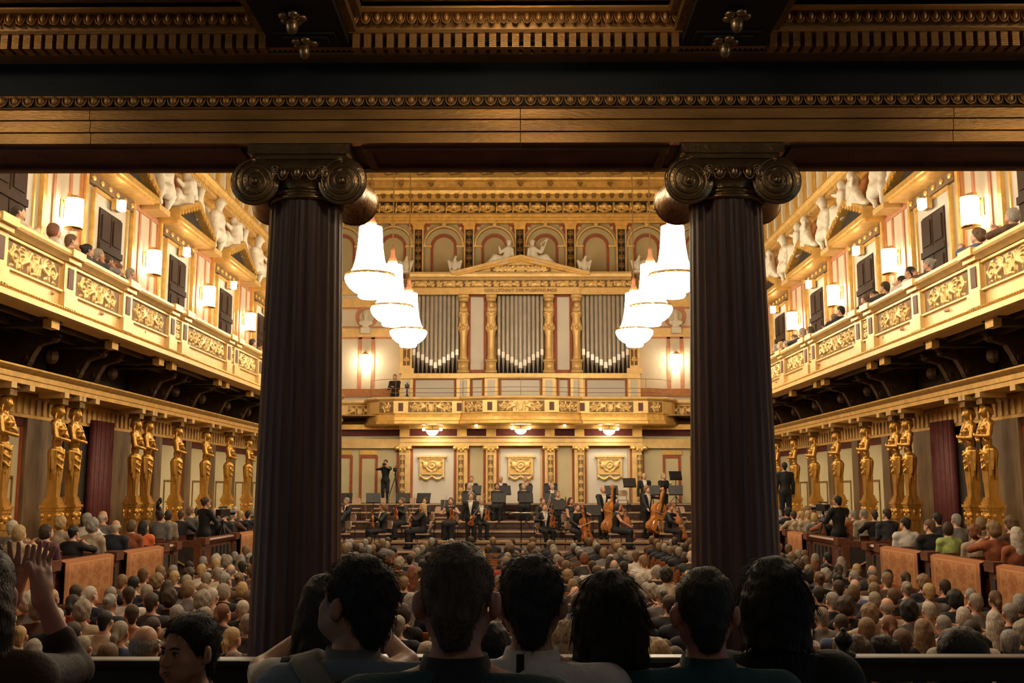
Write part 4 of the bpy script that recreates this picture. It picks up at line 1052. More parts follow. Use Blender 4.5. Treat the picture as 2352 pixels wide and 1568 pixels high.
for s, side in ((-1, 'left'), (1, 'right')):
    face = -math.pi/2 if s < 0 else math.pi/2        # statue +Y turned towards the hall axis
    def B(m, X0, X1, y0, y1, z0, z1): return m.box(s*X0, s*X1, y0, y1, R(z0), R(z1))
    def line(X, ya, yb): return [(s*X, ya), (s*X, yb)] if s < 0 else [(s*X, yb), (s*X, ya)]
    w = MB().box(s*SW, s*(SW+.3), 6.0, YA+.3, 0, R(14.5)).build('wall_'+side, M['cream'])
    tag(w, '%s side wall with cream panels, gilded doors and galleries' % side, None, None, 'structure')
    # ---- lower wall
    B(MB(), SW-.02, SW, 12, 44, -1.95, 2.0).build('lower_wall', M['cream_low'], w)
    B(MB(), SW-.10, SW, 12, 44, 1.35, 1.85).build('gilt_frieze', M['gold'], w)
    B(MB(), SW-.06, SW, 12, 44, 1.18, 1.35).build('red_band', M['dark_red'], w)
    fl_ = MB()
    for k in range(110):
        yy = 12+k*.27
        B(fl_, SW-.13, SW-.09, yy, yy+.14, 1.42, 1.72)
    fl_.build('frieze_flutes', M['gold_pale'], w)
    for y in (15.7, 18.15, 20.65, 24.8, 27.4, 29.9, 32.3, 34.6, 36.9, 39.2):
        pw = .62 if y in (20.65, 24.8) else .26
        B(MB(), SW-.12, SW, y-pw, y+pw, -1.95, 1.35).build('marble_pilaster', M['marble_brown'], w)
        for sg in (-1, 1): B(MB(), SW-.05, SW, y+sg*(pw+.05)-.04, y+sg*(pw+.05)+.04, -1.95, 1.2).build('red_stripe', M['red_frame'], w)
    for y in (16.9, 19.3, 26.3, 28.65, 31.1, 33.45, 35.75, 38.0):
        yc = y
        fr = MB()
        for (a, b, c, d) in ((y-.45, y-.42, -1.9, .2), (y+.42, y+.45, -1.9, .2), (y-.45, y+.45, .2, .24)): B(fr, SW-.05, SW-.01, a, b, c, d)
        fr.build('door_outline', M['gold_dark'], w)
    # doorway: flat dark panel for the shade inside, and a dark red curtain
    B(MB(), SW-.06, SW, 21.3, 24.1, -1.95, 1.5).build('doorway_shade', M['dark_gap'], w)
    cu = MB()
    for k in range(9): cu.tube([(s*(SW-.14-.012*(k % 2)), 23.05+k*.13, R(-1.95)), (s*(SW-.14-.012*(k % 2)), 23.05+k*.13, R(1.5))], .08, 8)
    cu.build('door_curtain', M['dark_red'], w, True)
    for k in range(4):
        B(MB(), SW-.10, SW-.05, 21.42+k*.32, 21.66+k*.32, -1.8 if k % 2 else -.2, 1.3).build('door_slat', M['door_wood'], w)
    # ---- caryatids
    for i, y in enumerate(CARY):
        base = (s*9.0, y, R(-.62))
        nm = 'gold caryatid with crossed arms on the %s wall, %s from the front' % (side, words_(i))
        c = thing('caryatid', nm, 'statue', base, face, 'gold caryatids along the side walls')
        obj('statue', CAR, None, c); obj('herm_shaft', HERM, None, c); obj('pedestal', PED, None, c); obj('capital_block', CAPM, None, c)
        if i == 0: pass
    # plinth wall the caryatids stand on
    B(MB(), 8.72, SW, 12, 21.35, -1.95, -1.2).build('plinth', M['gold_dark'], w)
    B(MB(), 8.72, SW, 24.05, 43, -1.95, -1.2).build('plinth', M['gold_dark'], w)
    # ---- gilt beam over the caryatids
    bm = thing('trim_%d' % (10 if s < 0 else 11), 'gilded beam over the caryatids on the %s side' % side, None, kind='structure')
    pr = [(-.45, 1.82), (.28, 1.82), (.28, 1.90), (.31, 1.91), (.31, 2.0), (.36, 2.03), (.40, 2.08), (.40, 2.11), (-.45, 2.11)]
    MB().sweep([(o, R(z)) for o, z in pr], line(9.0, 9, 43.5)).build('beam', M['gold'], bm)
    BLK = B(MB(), 8.70, 9.2, -.10, .10, 1.72, 1.82).mesh('block'); BLK.materials.append(M['gold_pale'])
    for y in CARY:
        for dy in (-.34, .34): obj('beam_block', BLK, None, bm, (0, y+dy, 0))
    # ---- balcony
    bc = thing('gallery_balcony', '%s gallery balcony with carved gilt parapet and dark underside' % side, 'balcony', (s*8.5, 27, R(2.75)), 0, 'side gallery balconies')
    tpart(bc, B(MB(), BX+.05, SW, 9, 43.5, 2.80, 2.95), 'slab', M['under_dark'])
    pr = [(-.3, 2.75), (.04, 2.75), (.10, 2.77), (.10, 2.86), (.06, 2.88), (-.3, 2.88)]
    tpart(bc, MB().sweep([(o, R(z)) for o, z in pr], line(BX, 9, 43.5)), 'bottom_band', M['gold_pale'])
    pr = [(-.25, 2.93), (.0, 2.93), (.0, 3.16), (.05, 3.17), (.05, 3.2), (-.02, 3.2), (-.02, 3.62), (.04, 3.63), (.04, 3.67), (-.25, 3.67)]
    tpart(bc, MB().sweep([(o, R(z)) for o, z in pr], line(BX, 9, 43.5)), 'parapet', M['gold_pale'])
    pr = [(-.28, 3.68), (.06, 3.68), (.10, 3.72), (.15, 3.76), (.17, 3.80), (.17, 3.85), (.10, 3.88), (-.28, 3.88)]
    tpart(bc, MB().sweep([(o, R(z)) for o, z in pr], line(BX, 9, 43.5)), 'top_rail', M['gold_pale'])
    bd = MB(); bd.sweep([(-.2, R(2.88)), (.06, R(2.88)), (.09, R(2.905)), (.06, R(2.93)), (-.2, R(2.93))], line(BX, 9, 43.5))
    n = 330
    for k in range(n):
        yy = 12+k*.085
        bd.ell((s*(BX-.085), yy, R(2.905)), (.022, .030, .022), 5, 4)
    tpart(bc, bd, 'bead_moulding', M['gold'])
    for (a, b) in PANY:
        me = rzp[round(b-a, 2)]
        o = obj('carved_panel', me, None, bc, Vector((s*(BX-.0), (a+b)/2, R(3.41)))-bc.location, math.pi/2 if s < 0 else -math.pi/2)
    for y in PEDY:
        p = tpart(bc, B(B(MB(), BX-.06, BX+.2, y-.22, y+.22, 3.18, 3.68), BX-.09, BX+.2, y-.25, y+.25, 2.93, 3.18), 'pedestal', M['gold_pale'])
        B(MB(), BX-.075, BX+.1, y-.10, y+.10, 3.26, 3.60).build('insert', M['insert_purple'], p)
        B(B(MB(), BX-.13, BX+.2, y-.24, y+.24, 3.68, 3.76), BX-.20, BX+.2, y-.25, y+.25, 3.76, 3.89).build('rail_break', M['gold_pale'], p)
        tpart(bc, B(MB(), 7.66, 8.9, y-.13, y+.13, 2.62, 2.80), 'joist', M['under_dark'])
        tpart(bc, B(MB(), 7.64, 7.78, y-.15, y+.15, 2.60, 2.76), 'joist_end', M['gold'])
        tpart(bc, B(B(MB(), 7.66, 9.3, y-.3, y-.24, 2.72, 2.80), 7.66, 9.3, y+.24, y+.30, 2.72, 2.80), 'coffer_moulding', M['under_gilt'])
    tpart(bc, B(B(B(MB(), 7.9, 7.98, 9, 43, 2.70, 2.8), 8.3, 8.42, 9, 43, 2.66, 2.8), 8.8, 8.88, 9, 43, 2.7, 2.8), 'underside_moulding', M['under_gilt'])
    for i, y in enumerate(CARY):                     # scrolled consoles between beam and balcony
        m = MB().prism([(s*9.2, y-.09, R(2.10)), (s*8.62, y-.09, R(2.14)), (s*8.55, y-.09, R(2.30)), (s*8.45, y-.09, R(2.48)), (s*8.2, y-.09, R(2.56)), (s*8.1, y-.09, R(2.68)), (s*8.1, y-.09, R(2.78)), (s*9.2, y-.09, R(2.78))], (0, .18, 0))
        m.ell((s*8.66, y, R(2.26)), (.10, .11, .12), 10, 6); m.ell((s*8.2, y, R(2.62)), (.09, .11, .09), 10, 6)
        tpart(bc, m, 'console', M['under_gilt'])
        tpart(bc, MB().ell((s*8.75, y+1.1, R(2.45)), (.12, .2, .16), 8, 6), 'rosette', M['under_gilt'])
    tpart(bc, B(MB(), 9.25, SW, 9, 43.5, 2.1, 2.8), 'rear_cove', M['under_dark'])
    # ---- upper wall: doors
    for i, y in enumerate(DOORY):
        d = thing('door_%d' % (i+1+(0 if s < 0 else 5)), 'dark double door with white surround on the %s gallery, %s from front' % (side, words_(i)), None, kind='structure')
        wd2 = .68
        B(MB(), SW-.04, SW, y-wd2, y+wd2, 2.95, 6.33).build('door_back', M['dark_gap'], d)
        for sg in (-1, 1):
            lf = B(MB(), SW-.09, SW-.03, y+(.02 if sg > 0 else -wd2+.02), y+(wd2-.02 if sg > 0 else -.02), 2.97, 5.35).build('door_leaf', M['door_wood'], d)
            pn = MB()
            for (z0, z1) in ((3.15, 3.9), (4.0, 5.25)): B(pn, SW-.12, SW-.08, y+sg*.10, y+sg*.56, z0, z1)
            pn.build('door_panel', M['door_wood'], lf)
            tr = B(MB(), SW-.09, SW-.03, y+(.02 if sg > 0 else -wd2+.02), y+(wd2-.02 if sg > 0 else -.02), 5.5, 6.28).build('transom', M['door_wood'], d)
            B(MB(), SW-.12, SW-.08, y+sg*.10, y+sg*.56, 5.6, 6.18).build('transom_panel', M['door_wood'], tr)
        B(MB(), SW-.13, SW-.02, y-wd2+.01, y+wd2-.01, 5.35, 5.5).build('transom_bar', M['door_wood'], d)
        sr = MB()
        for sg in (-1, 1): B(sr, SW-.06, SW, y+sg*wd2, y+sg*(wd2+.26), 2.95, 6.60)
        B(sr, SW-.06, SW, y-wd2, y+wd2, 6.33, 6.60); sr.build('white_surround', M['white_wall'], d)
        go = MB()
        for sg in (-1, 1):
            B(go, SW-.10, SW, y+sg*(wd2+.26), y+sg*(wd2+.32), 2.95, 6.68)
            B(go, SW-.09, SW, y+sg*(wd2+.66), y+sg*(wd2+.80), 2.95, 7.05)
        B(go, SW-.12, SW, y-wd2-.34, y+wd2+.34, 6.60, 6.68); go.build('gilt_frame', M['gold'], d)
        rs = MB()
        for sg in (-1, 1): B(rs, SW-.04, SW, y+sg*(wd2+.80), y+sg*(wd2+.92), 2.95, 7.05)
        rs.build('terracotta_strip', M['terracotta'], d)
        B(MB(), SW-.10, SW, y-wd2-.62, y+wd2+.62, 6.72, 6.98).build('dark_frieze', M['relief_ground'], d)
        for k in range(6): MB().ell((s*(SW-.11), y-1.15+k*.46, R(6.85)), (.04, .10, .07), 8, 5).build('frieze_rosette', M['gold'], d)
        pd = MB()                                    # pediment: base cornice and two raking cornices, dark open tympanum
        hw = 1.62
        B(pd, SW-.62, SW, y-hw, y+hw, 7.03, 7.16); B(pd, SW-.52, SW, y-hw+.1, y+hw-.1, 6.97, 7.03)
        for sg in (-1, 1):
            pd.prism([(s*(SW-.62), y+sg*hw, R(7.16)), (s*(SW-.62), y+sg*hw, R(7.36)), (s*(SW-.62), y, R(7.98)), (s*(SW-.62), y, R(7.74))], (s*.6, 0, 0))
            for k in range(7):
                t = (k+.5)/7; B(pd, SW-.66, SW-.56, y+sg*hw*(1-t)-.06, y+sg*hw*(1-t)+.06, 7.16+.58*t, 7.26+.58*t)
        pd.build('pediment', M['gold'], d)
        MB().prism([(s*(SW-.40), y-hw+.2, R(7.16)), (s*(SW-.40), y+hw-.2, R(7.16)), (s*(SW-.40), y, R(7.76))], (s*.3, 0, 0)).build('tympanum', M['dark_gap'], d)
        B(MB(), SW-.06, SW, y-1.7, y+1.7, 7.05, 8.5).build('terracotta_wall', M['terracotta'], w)
        B(MB(), SW-.24, SW-.12, y-.14, y+.14, 6.40, 6.66).build('lamp_bracket', M['gold'], d)
        lm = MB().lathe([(.02, -.13), (.085, -.12), (.09, .10), (.07, .13), (.02, .13)], 12).build('door_lamp', M['lamp_glass'], None, True)
        lm.location = (s*(SW-.32), y, R(6.52)); tag(lm, 'small lit lamp above the %s dark door of the %s gallery' % (words_(i), side), 'lamp', 'small lamps above gallery doors')
        for q in (0, 1):
            o = obj('marble_figure', PF[q], None, None, (s*(SW-.42), y+(-.5 if q == 0 else .5), R(7.55)), math.pi/2 if True else 0)
            o.rotation_euler = (0, 0, math.pi/2 if s < 0 else math.pi/2); o.scale = (.95, .9, .95)
            tag(o, 'white marble figure on the %s side of the %s %s gallery pediment' % ('near' if q == 0 else 'far', words_(i), side), 'statue', 'marble figures on gallery pediments')
    # ---- upper wall: sconce bays
    for i, y in enumerate(SCONY):
        for sg in (-1, 1):
            B(MB(), SW-.03, SW, y+sg*.38-.055, y+sg*.38+.055, 2.95, 6.9).build('pink_stripe', M['pink'], w)
        B(MB(), SW-.03, SW, y-1.0, y+1.0, 6.9, 7.06).build('pink_band', M['pink'], w)
        B(MB(), SW-.05, SW, y-.85, y+.85, 7.1, 8.5).build('pale_niche', M['cream'], w)
        if y < 40:
            o = obj('marble_herm', HB, None, None, (s*(SW-.42), y, R(7.435)), face)
            tag(o, 'white marble half figure between pediments on the %s wall, %s from front' % (side, words_(i)), 'statue', 'marble half figures between pediments')
            B(MB(), SW-.5, SW, y-.4, y+.4, 6.98, 7.12).build('figure_shelf', M['gold_pale'], w)
            sn = thing('wall_sconce', 'bright frosted cylinder sconce on the %s gallery wall, %s from front' % (side, words_(i)), 'lamp', (s*(SW-.02), y, R(5.68)), 0, 'frosted cylinder sconces on gallery walls')
            xx = -s*.26
            MB().lathe([(.02, -.31), (.17, -.31), (.185, -.28), (.185, .28), (.17, .31), (.02, .31)], 18, (xx, 0, 0)).build('glass_shade', M['lamp_glass'], sn, True)
            MB().lathe([(.19, -.33), (.195, -.30), (.18, -.30), (.02, -.36)], 18, (xx, 0, 0)).build('lower_ring', M['brass'], sn, True)
            MB().lathe([(.195, .31), (.15, .34), (.03, .40)], 18, (xx, 0, 0)).build('cap', M['brass'], sn, True)
            MB().tube([(0, 0, .1), (xx*.5, 0, .42), (xx, 0, .38)], .025).build('arm', M['brass'], sn, True)
            MB().box(0, -s*.04, -.07, .07, -.1, .3).build('back_plate', M['brass'], sn)
    # ---- cornice and top storey
    cr = thing('trim_%d' % (12 if s < 0 else 13), 'gilded cornice high on the %s side wall' % side, None, kind='structure')
    pr = [(0, 8.5), (.16, 8.5), (.16, 8.62), (.24, 8.64), (.26, 8.74), (.46, 8.78), (.50, 8.90), (.58, 8.98), (.58, 9.04), (0, 9.04)]
    MB().sweep([(o, R(z)) for o, z in pr], line(SW, 9, YA)).build('cornice', M['gold'], cr)
    dn = MB()
    for k in range(190): B(dn, SW-.42, SW-.22, 12+k*.16, 12.09+k*.16, 8.64, 8.76)
    dn.build('dentil_row', M['gold_pale'], cr); 
    for k in range(26):
        y = 18+k*1.15
        B(MB(), SW-.10, SW, y-.16, y+.16, 9.04, 12.2).build('gilt_pilaster', M['gold'], w)
        B(MB(), SW-.05, SW, y-.28, y-.20, 9.04, 12.2).build('white_strip', M['white_wall'], w)
        B(MB(), SW-.04, SW, y+.3, y+.72, 9.25, 12.0).build('top_panel', M['cream_dim'], w)
    # ---- box parapet
    par = thing('box_parapet', 'wooden box parapet on the %s side draped with patterned rugs' % side, 'parapet', (s*PX, 20, floor_z(20)), 0, 'wooden box parapets')
    segs = [(9.0, 21.5), (23.1, 31.4)]
    for (a, b) in segs:
        zb0, zb1 = floor_z(a)-.1, floor_z(b)-.1
        tpart(par, MB().sweep([(-.10, ZBOX-.3), (.0, ZBOX-.3), (.0, R(-1.22)), (-.10, R(-1.22))], line(PX, a, b)), 'panel_wall', M['box_wood'])
        tpart(par, MB().sweep([(-.16, R(-1.22)), (.05, R(-1.22)), (.08, R(-1.17)), (.10, R(-1.13)), (.06, R(-1.09)), (-.16, R(-1.09))], line(PX, a, b)), 'hand_rail', M['box_wood'])
        tpart(par, MB().sweep([(-.10, -.05), (.16, -.05), (.16, ZBOX-.16), (.10, ZBOX-.10), (.10, ZBOX-.02), (.05, ZBOX+.04), (-.10, ZBOX+.04)], line(PX, a, b)), 'base_moulding', M['box_wood_light'])
    rugs = [(9.6, 11.4), (11.9, 13.6), (14.0, 15.45), (16.0, 17.9), (18.5, 20.38), (26.0, 27.4), (28.2, 29.8)]
    posts = [11.65, 13.8, 15.72, 18.2, 20.6, 21.35, 23.25, 25.75, 27.8, 30.2]
    for y in posts:
        q = tpart(par, B(MB(), PX-.06, PX+.05, y-.14, y+.14, -2.0, -1.2), 'post', M['box_wood'])
        B(MB(), PX-.075, PX, y-.07, y+.07, -1.85, -1.32).build('post_panel', M['box_panel'], q)
        B(MB(), PX-.20, PX+.08, y-.17, y+.17, -2.32, -1.98).build('post_base', M['box_wood_light'], q)
        B(MB(), PX-.13, PX+.08, y-.16, y+.16, -1.21, -1.06).build('post_cap', M['box_wood'], q)
    for y in (20.85, 21.1, 24.1, 24.4, 24.7, 25.0, 25.3):
        tpart(par, B(MB(), PX-.05, PX+.02, y-.07, y+.07, -1.85, -1.3), 'baluster_panel', M['box_panel'])
    for i, (a, b) in enumerate(rugs):
        n = 14; vs = []; fs = []
        zz = [R(-1.085), R(-1.12), R(-1.3), R(-1.6), R(-1.9), R(-2.12)]
        for t in (0, .012):
            for j in range(n+1):
                for k, z in enumerate(zz):
                    o = (.02 if k == 0 else .13)+.012*math.sin(j*1.9+i)*k/5+t
                    vs.append((s*(PX-o), a+(b-a)*j/n, z+t))
        K = len(zz); NN = (n+1)*K
        for j in range(n):
            for k in range(K-1):
                q = (j*K+k, (j+1)*K+k, (j+1)*K+k+1, j*K+k+1)
                fs.append(q); fs.append(tuple(NN+z for z in q[::-1]))
        rg = MB().add(vs, fs).build('rug', M['rug'], None, True)
        tag(rg, 'orange patterned rug hung over the %s box parapet, %s from the front' % (side, words_(i)), 'rug', 'rugs hung over box parapets')
    # box floor and gap stairs
    fb = B(MB(), PX+.05, SW, 9.0, 21.6, -2.3, -1.95); B(fb, PX+.05, SW, 23.0, 31.5, -2.3, -1.95); B(fb, 7.9, SW, 21.6, 23.0, -2.3, -1.95)
    tag(fb.build('floor_box_'+side, M['floor_wood']), 'dark raised floor of the %s side box' % side, None, None, 'structure')
    stp = thing('box_stairs', 'short dark stairs with slanting handrail into the %s side box' % side, 'stairs', (s*7.4, 22.3, floor_z(22.3)), 0, 'stairs into the side boxes')
    for k in range(3): tpart(stp, MB().box(s*(6.7+.35*k), s*(7.95), 21.65, 22.95, 0, .14+.19*(k+1)), 'step', M['under_dark'])
    tpart(stp, MB().tube([(s*6.5, 23.05, R(-2.05)), (s*8.0, 22.9, R(-1.25))], .025), 'hand_rail', M['gold_dark'])
    for (X, z0, z1) in ((6.55, .15, R(-2.02)), (7.9, ZBOX, R(-1.3))): tpart(stp, MB().tube([(s*X, 23.0, z0), (s*X, 23.0, z1)], .022), 'rail_post', M['gold_dark'])
    # camera pulpit: dark square post block at the far side of the gap
    tpart(par, MB().box(s*6.95, s*8.0, 23.02, 23.12, ZBOX-.3, R(-1.12)), 'end_panel', M['box_wood'])
    tpart(par, MB().box(s*7.1, s*7.8, 23.0, 23.03, ZBOX+.05, R(-1.25)), 'end_inset', M['box_panel'])

# ------------------------------------------------------------------ chandeliers
def chandelier():
    m = MB(); t = thing('chandelier', '', 'chandelier')
    prof = [(.02, .02), (.29, .0), (.30, -.02), (.31, -.30), (.335, -.60), (.38, -.90), (.44, -1.12), (.52, -1.27)]
    sk = MB().lathe([(r, z) for r, z in prof], 56, rib=(28, .03)); sk.build('crystal_skirt', M['crystal'], t, True)
    MB().lathe([(.52, -1.27), (.66, -1.29), (.67, -1.33), (.655, -1.36), (.5, -1.30)], 40).build('rim', M['brass'], t, True)
    b = MB().lathe([(.64, -1.36), (.655, -1.42), (.62, -1.52), (.54, -1.64), (.42, -1.75), (.32, -1.80), (.05, -1.80)], 56, rib=(28, .02)); b.build('crystal_bowl', M['crystal'], t, True)
    MB().lathe([(.30, -1.79), (.30, -1.88), (.26, -1.93), (.05, -1.96)], 32, rib=(16, .03)).build('bottom_cup', M['crystal'], t, True)
    MB().lathe([(.05, .02), (.14, .02), (.16, .10), (.10, .22), (.06, .38), (.075, .46), (.02, .60)], 20).build('crown', M['pink'], t, True)
    MB().tube([(0, 0, .5), (0, 0, R(14.3)-R(6.92))], .02, 6).build('suspension_rod', M['gold_dark'], t)
    return t
ch0 = chandelier(); first = True
for s, side in ((-1, 'left'), (1, 'right')):
    for i, y in enumerate((27.2, 32.0, 36.8, 17.4, 12.6)):
        x = s*4.0+(.05 if s > 0 else 0)
        lab = 'glowing crystal chandelier on the %s, %s' % (side, ['nearest and largest of the three', 'middle of the three', 'farthest of the three in front of the organ', 'mostly hidden behind the column capital', 'hidden above the beam'][i])
        if first: c = ch0; c.location = (x, y, R(6.92)); c['label'] = lab; first = False
        else: c = copy_tree(ch0, (x, y, R(6.92)), 0, lab)
        c['group'] = 'crystal chandeliers'
# ================================================================== PEOPLE TOOLKIT
M['skin'] = mat('skin_tone', (.6, .33, .21), .5, 0, .10, 12, objcol=True)
SKIN = [(.62, .34, .22), (.70, .42, .29), (.55, .29, .18), (.66, .38, .25)]
def ik(S, T, a, b, pole):
    S, T, pole = Vector(S), Vector(T), Vector(pole)
    d = T-S; L = min(d.length, (a+b)*.995); u = d.normalized(); T = S+u*L
    x = (a*a-b*b+L*L)/(2*L); hh = math.sqrt(max(a*a-x*x, 1e-6))
    p = pole-u*pole.dot(u)
    if p.length < 1e-4: p = u.orthogonal()
    return S+u*x+p.normalized()*hh, T
def head_ops(fem=False, detail=False, ears=True):
    w = .96 if fem else 1.0
    g = [el((0, -.018, .035), (.076*w, .097, .088), .02), el((0, .028, -.035), (.060*w, .066, .078), .03), el((0, .062, -.088), (.026*w, .024, .022), .03),
         rc((-.040, .062, -.064), (-.050, .005, -.048), .020, .017, .03), rc((.040, .062, -.064), (.050, .005, -.048), .020, .017, .03),
         rc((-.032, .078, .024), (.032, .078, .024), .012, .012, .015), rc((0, .088, .012), (0, .108, -.026), .009, .012, .010), rc((-.012, .098, -.030), (.012, .098, -.030), .008, .008, .008),
         rc((-.018, .086, -.058), (.018, .086, -.058), .0085, .0085, .008), el((-.038, .062, -.022), (.024, .022, .022), .02), el((.038, .062, -.022), (.024, .022, .022), .02)]
    if detail:
        g += [sub(el((-.031, .092, .004), (.018, .016, .010)), .008), sub(el((.031, .092, .004), (.018, .016, .010)), .008), el((-.031, .074, .004), (.015, .013, .012), .004), el((.031, .074, .004), (.015, .013, .012), .004)]
    else:
        g += [sub(el((-.031, .096, .004), (.016, .014, .009)), .012), sub(el((.031, .096, .004), (.016, .014, .009)), .012)]
    if ears:
        for sx in (-1, 1): g += [el((sx*.086*w, -.014, -.008), (.011, .021, .033), .008, np.array(Matrix.Rotation(sx*-.35, 3, 'Z'))), el((sx*.079*w, -.006, -.030), (.010, .012, .013), .006)]
    return g
def hair_ops(kind, fem=False):
    w = .96 if fem else 1.0
    cap = [el((0, -.022, .040), (.086*w, .106, .094), .02)]
    if kind == 'short': return cap+[rc((0, -.075, -.02), (0, -.07, -.065), .055, .045, .03), cut((0, .062, .062), (0, .85, -.5)), cut((0, 0, -.085), (0, .25, -1))]
    if kind == 'crop': return inflate(cap, -.006)+[rc((0, -.075, -.02), (0, -.068, -.06), .050, .042, .03), cut((0, .055, .062), (0, .85, -.5)), cut((0, 0, -.08), (0, .25, -1))]
    if kind == 'bald': return [el((0, -.024, .012), (.084*w, .102, .070), .02), rc((0, -.075, -.02), (0, -.07, -.06), .053, .043, .03), cut((0, 0, .058), (0, .30, 1)), cut((0, .035, .03), (0, 1, -.15)), cut((0, 0, -.085), (0, .25, -1))]
    if kind == 'bob': return cap+[el((0, -.040, -.02), (.098*w, .092, .105), .03), cut((0, .055, .05), (0, .9, -.30)), cut((0, 0, -.125), (0, 0, -1))]
    if kind == 'long': return cap+[el((0, -.045, -.02), (.096*w, .085, .10), .03), rc((0, -.065, -.04), (0, -.085, -.27), .085, .075, .04), rc((-.06, -.05, -.08), (-.085, -.05, -.26), .045, .035, .03), rc((.06, -.05, -.08), (.085, -.05, -.26), .045, .035, .03), cut((0, .055, .05), (0, .9, -.25))]
    if kind == 'puff': return [el((0, -.03, .045), (.108, .120, .112), .03), el((0, -.06, -.03), (.098, .085, .085), .04), cut((0, .062, .06), (0, .85, -.45))]
    if kind == 'bun': return cap+[rc((0, -.075, -.01), (0, -.07, -.05), .052, .04, .03), el((0, -.125, .055), (.045, .042, .042), .015), cut((0, .06, .06), (0, .85, -.45)), cut((0, 0, -.08), (0, .25, -1))]
    if kind == 'tail': return cap+[rc((0, -.11, .03), (0, -.15, -.03), .032, .036, .02), rc((0, -.15, -.03), (0, -.14, -.18), .036, .02, .02), rc((0, -.07, -.01), (0, -.07, -.05), .05, .04, .03), cut((0, .06, .06), (0, .85, -.45)), cut((0, 0, -.08), (0, .25, -1))]
def fig(sit=True, lean=0.0, head=(0, 0), hL=None, hR=None, fem=False, seat=.46, knee=.12, poleL=None, poleR=None, headtilt=0.0, detail=False, neckf=.02, sleeves='long', skirt=False, fingers=True, side=0.0, feet=None, hdL=None, hdR=None, hsL=None, hsR=None):
    pz = seat+.10 if sit else .95
    P = Vector((0, 0, pz)); u = Vector((math.sin(side), math.sin(lean), math.cos(lean))).normalized()
    sw = .165 if fem else .190; st = .92 if fem else 1.0
    waist, chest, nb = P+u*.16, P+u*.36, P+u*.53
    SL, SR = nb+Vector((-sw, 0, -.055)), nb+Vector((sw, 0, -.055))
    HM = Matrix.Translation(nb+u*.065+Vector((0, neckf, .115))) @ Matrix.Rotation(head[0], 4, 'Z') @ Matrix.Rotation(head[1], 4, 'X') @ Matrix.Rotation(headtilt, 4, 'Y')
    TL = hL or ((-.10, .30, seat+.17) if sit else (-.25, .05, .82)); TR = hR or ((.10, .30, seat+.17) if sit else (.25, .05, .82))
    EL, WL = ik(SL, TL, .285, .255, poleL or (-.6, -.5, -1)); ER, WR = ik(SR, TR, .285, .255, poleR or (.6, -.5, -1))
    tor = [el(P, (.168*(1.0 if fem else .97), .122, .135), .05), el(waist, (.132*st, .105, .16), .06), el(chest, (.165*st, .122, .185), .06), rc(SL, SR, .060*st, .060*st, .05), rc(nb+Vector((0, -.01, .015)), SL+Vector((.03, 0, .02)), .052, .045, .05), rc(nb+Vector((0, -.01, .015)), SR+Vector((-.03, 0, .02)), .052, .045, .05)]
    if fem: tor += [el(chest+Vector((-.07, .09, .0)), (.062, .055, .065), .04), el(chest+Vector((.07, .09, 0)), (.062, .055, .065), .04)]
    arms_u = [rc(SL, EL, .055*st, .044*st, .04), rc(SR, ER, .055*st, .044*st, .04)]
    arms_l = [rc(EL, WL, .044*st, .030*st, .02), rc(ER, WR, .044*st, .030*st, .02)]
    hands = []
    for (E, W, sx, hd_, hs_) in ((EL, WL, -1, hdL, hsL), (ER, WR, 1, hdR, hsR)):
        d = (W-E).normalized() if hd_ is None else Vector(hd_).normalized(); sd = d.cross(Vector((0, 0, 1))) if hs_ is None else Vector(hs_)-d*Vector(hs_).dot(d); sd = sd.normalized() if sd.length > .1 else Vector((1, 0, 0)); up = sd.cross(d)
        hands.append(rc(W-d*.005, W+d*.03, .027, .028, .02)); hands.append(rc(W+d*.035-sd*.016, W+d*.078-sd*.018, .020, .019, .02)); hands.append(rc(W+d*.035+sd*.016, W+d*.078+sd*.018, .020, .019, .02))
        if fingers:
            for q in range(4):
                o = sd*(q-1.5)*.019
                hands.append(rc(W+d*.080+o, W+d*(.125-.004*abs(q-1.3))+o*1.25-up*.004, .0100, .0092, .004)); hands.append(rc(W+d*(.125-.004*abs(q-1.3))+o*1.25-up*.004, W+d*(.172-.010*abs(q-1.3))+o*1.5+up*.010, .0092, .0078, .003))
            hands.append(rc(W+d*.04+sd*-sx*.028, W+d*.105+sd*-sx*.055, .012, .010, .01))
        else:
            hands.append(rc(W+d*.08, W+d*.145, .030, .018, .02))
    if sit:
        HL, HR = P+Vector((-.09, .02, -.02)), P+Vector((.09, .02, -.02)); KL, KR = Vector((-knee, .44, seat+.06)), Vector((knee, .44, seat+.06)); AL, AR = Vector((-knee, .42, .09)), Vector((knee, .42, .09))
    else:
        f = feet or (0, 0)
        HL, HR = P+Vector((-.09, 0, -.04)), P+Vector((.09, 0, -.04)); KL, KR = Vector((-.10, .02+f[0]*.5, .50)), Vector((.10, .02+f[1]*.5, .50)); AL, AR = Vector((-.11, -.02+f[0], .09)), Vector((.11, -.02+f[1], .09))
    legs = [rc(HL, KL, .085, .060, .05), rc(HR, KR, .085, .060, .05), rc(KL, AL, .058, .042, .03), rc(KR, AR, .058, .042, .03)]
    feet_ = [rc(AL+Vector((0, -.02, -.035)), AL+Vector((0, .14, -.05)), .042, .036, .03), rc(AR+Vector((0, -.02, -.035)), AR+Vector((0, .14, -.05)), .042, .036, .03)]
    hd = xf(head_ops(fem, detail), HM)
    neck = [rc(nb+Vector((0, -.005, -.02)), HM @ Vector((0, -.018, -.06)), .056*st, .050*st, .03)]
    skin = tor+legs+arms_u+arms_l+hands+feet_+neck+hd
    top = inflate(tor+arms_u+(arms_l if sleeves == 'long' else []), .013)
    if sleeves == 'none': top = inflate(tor, .010)
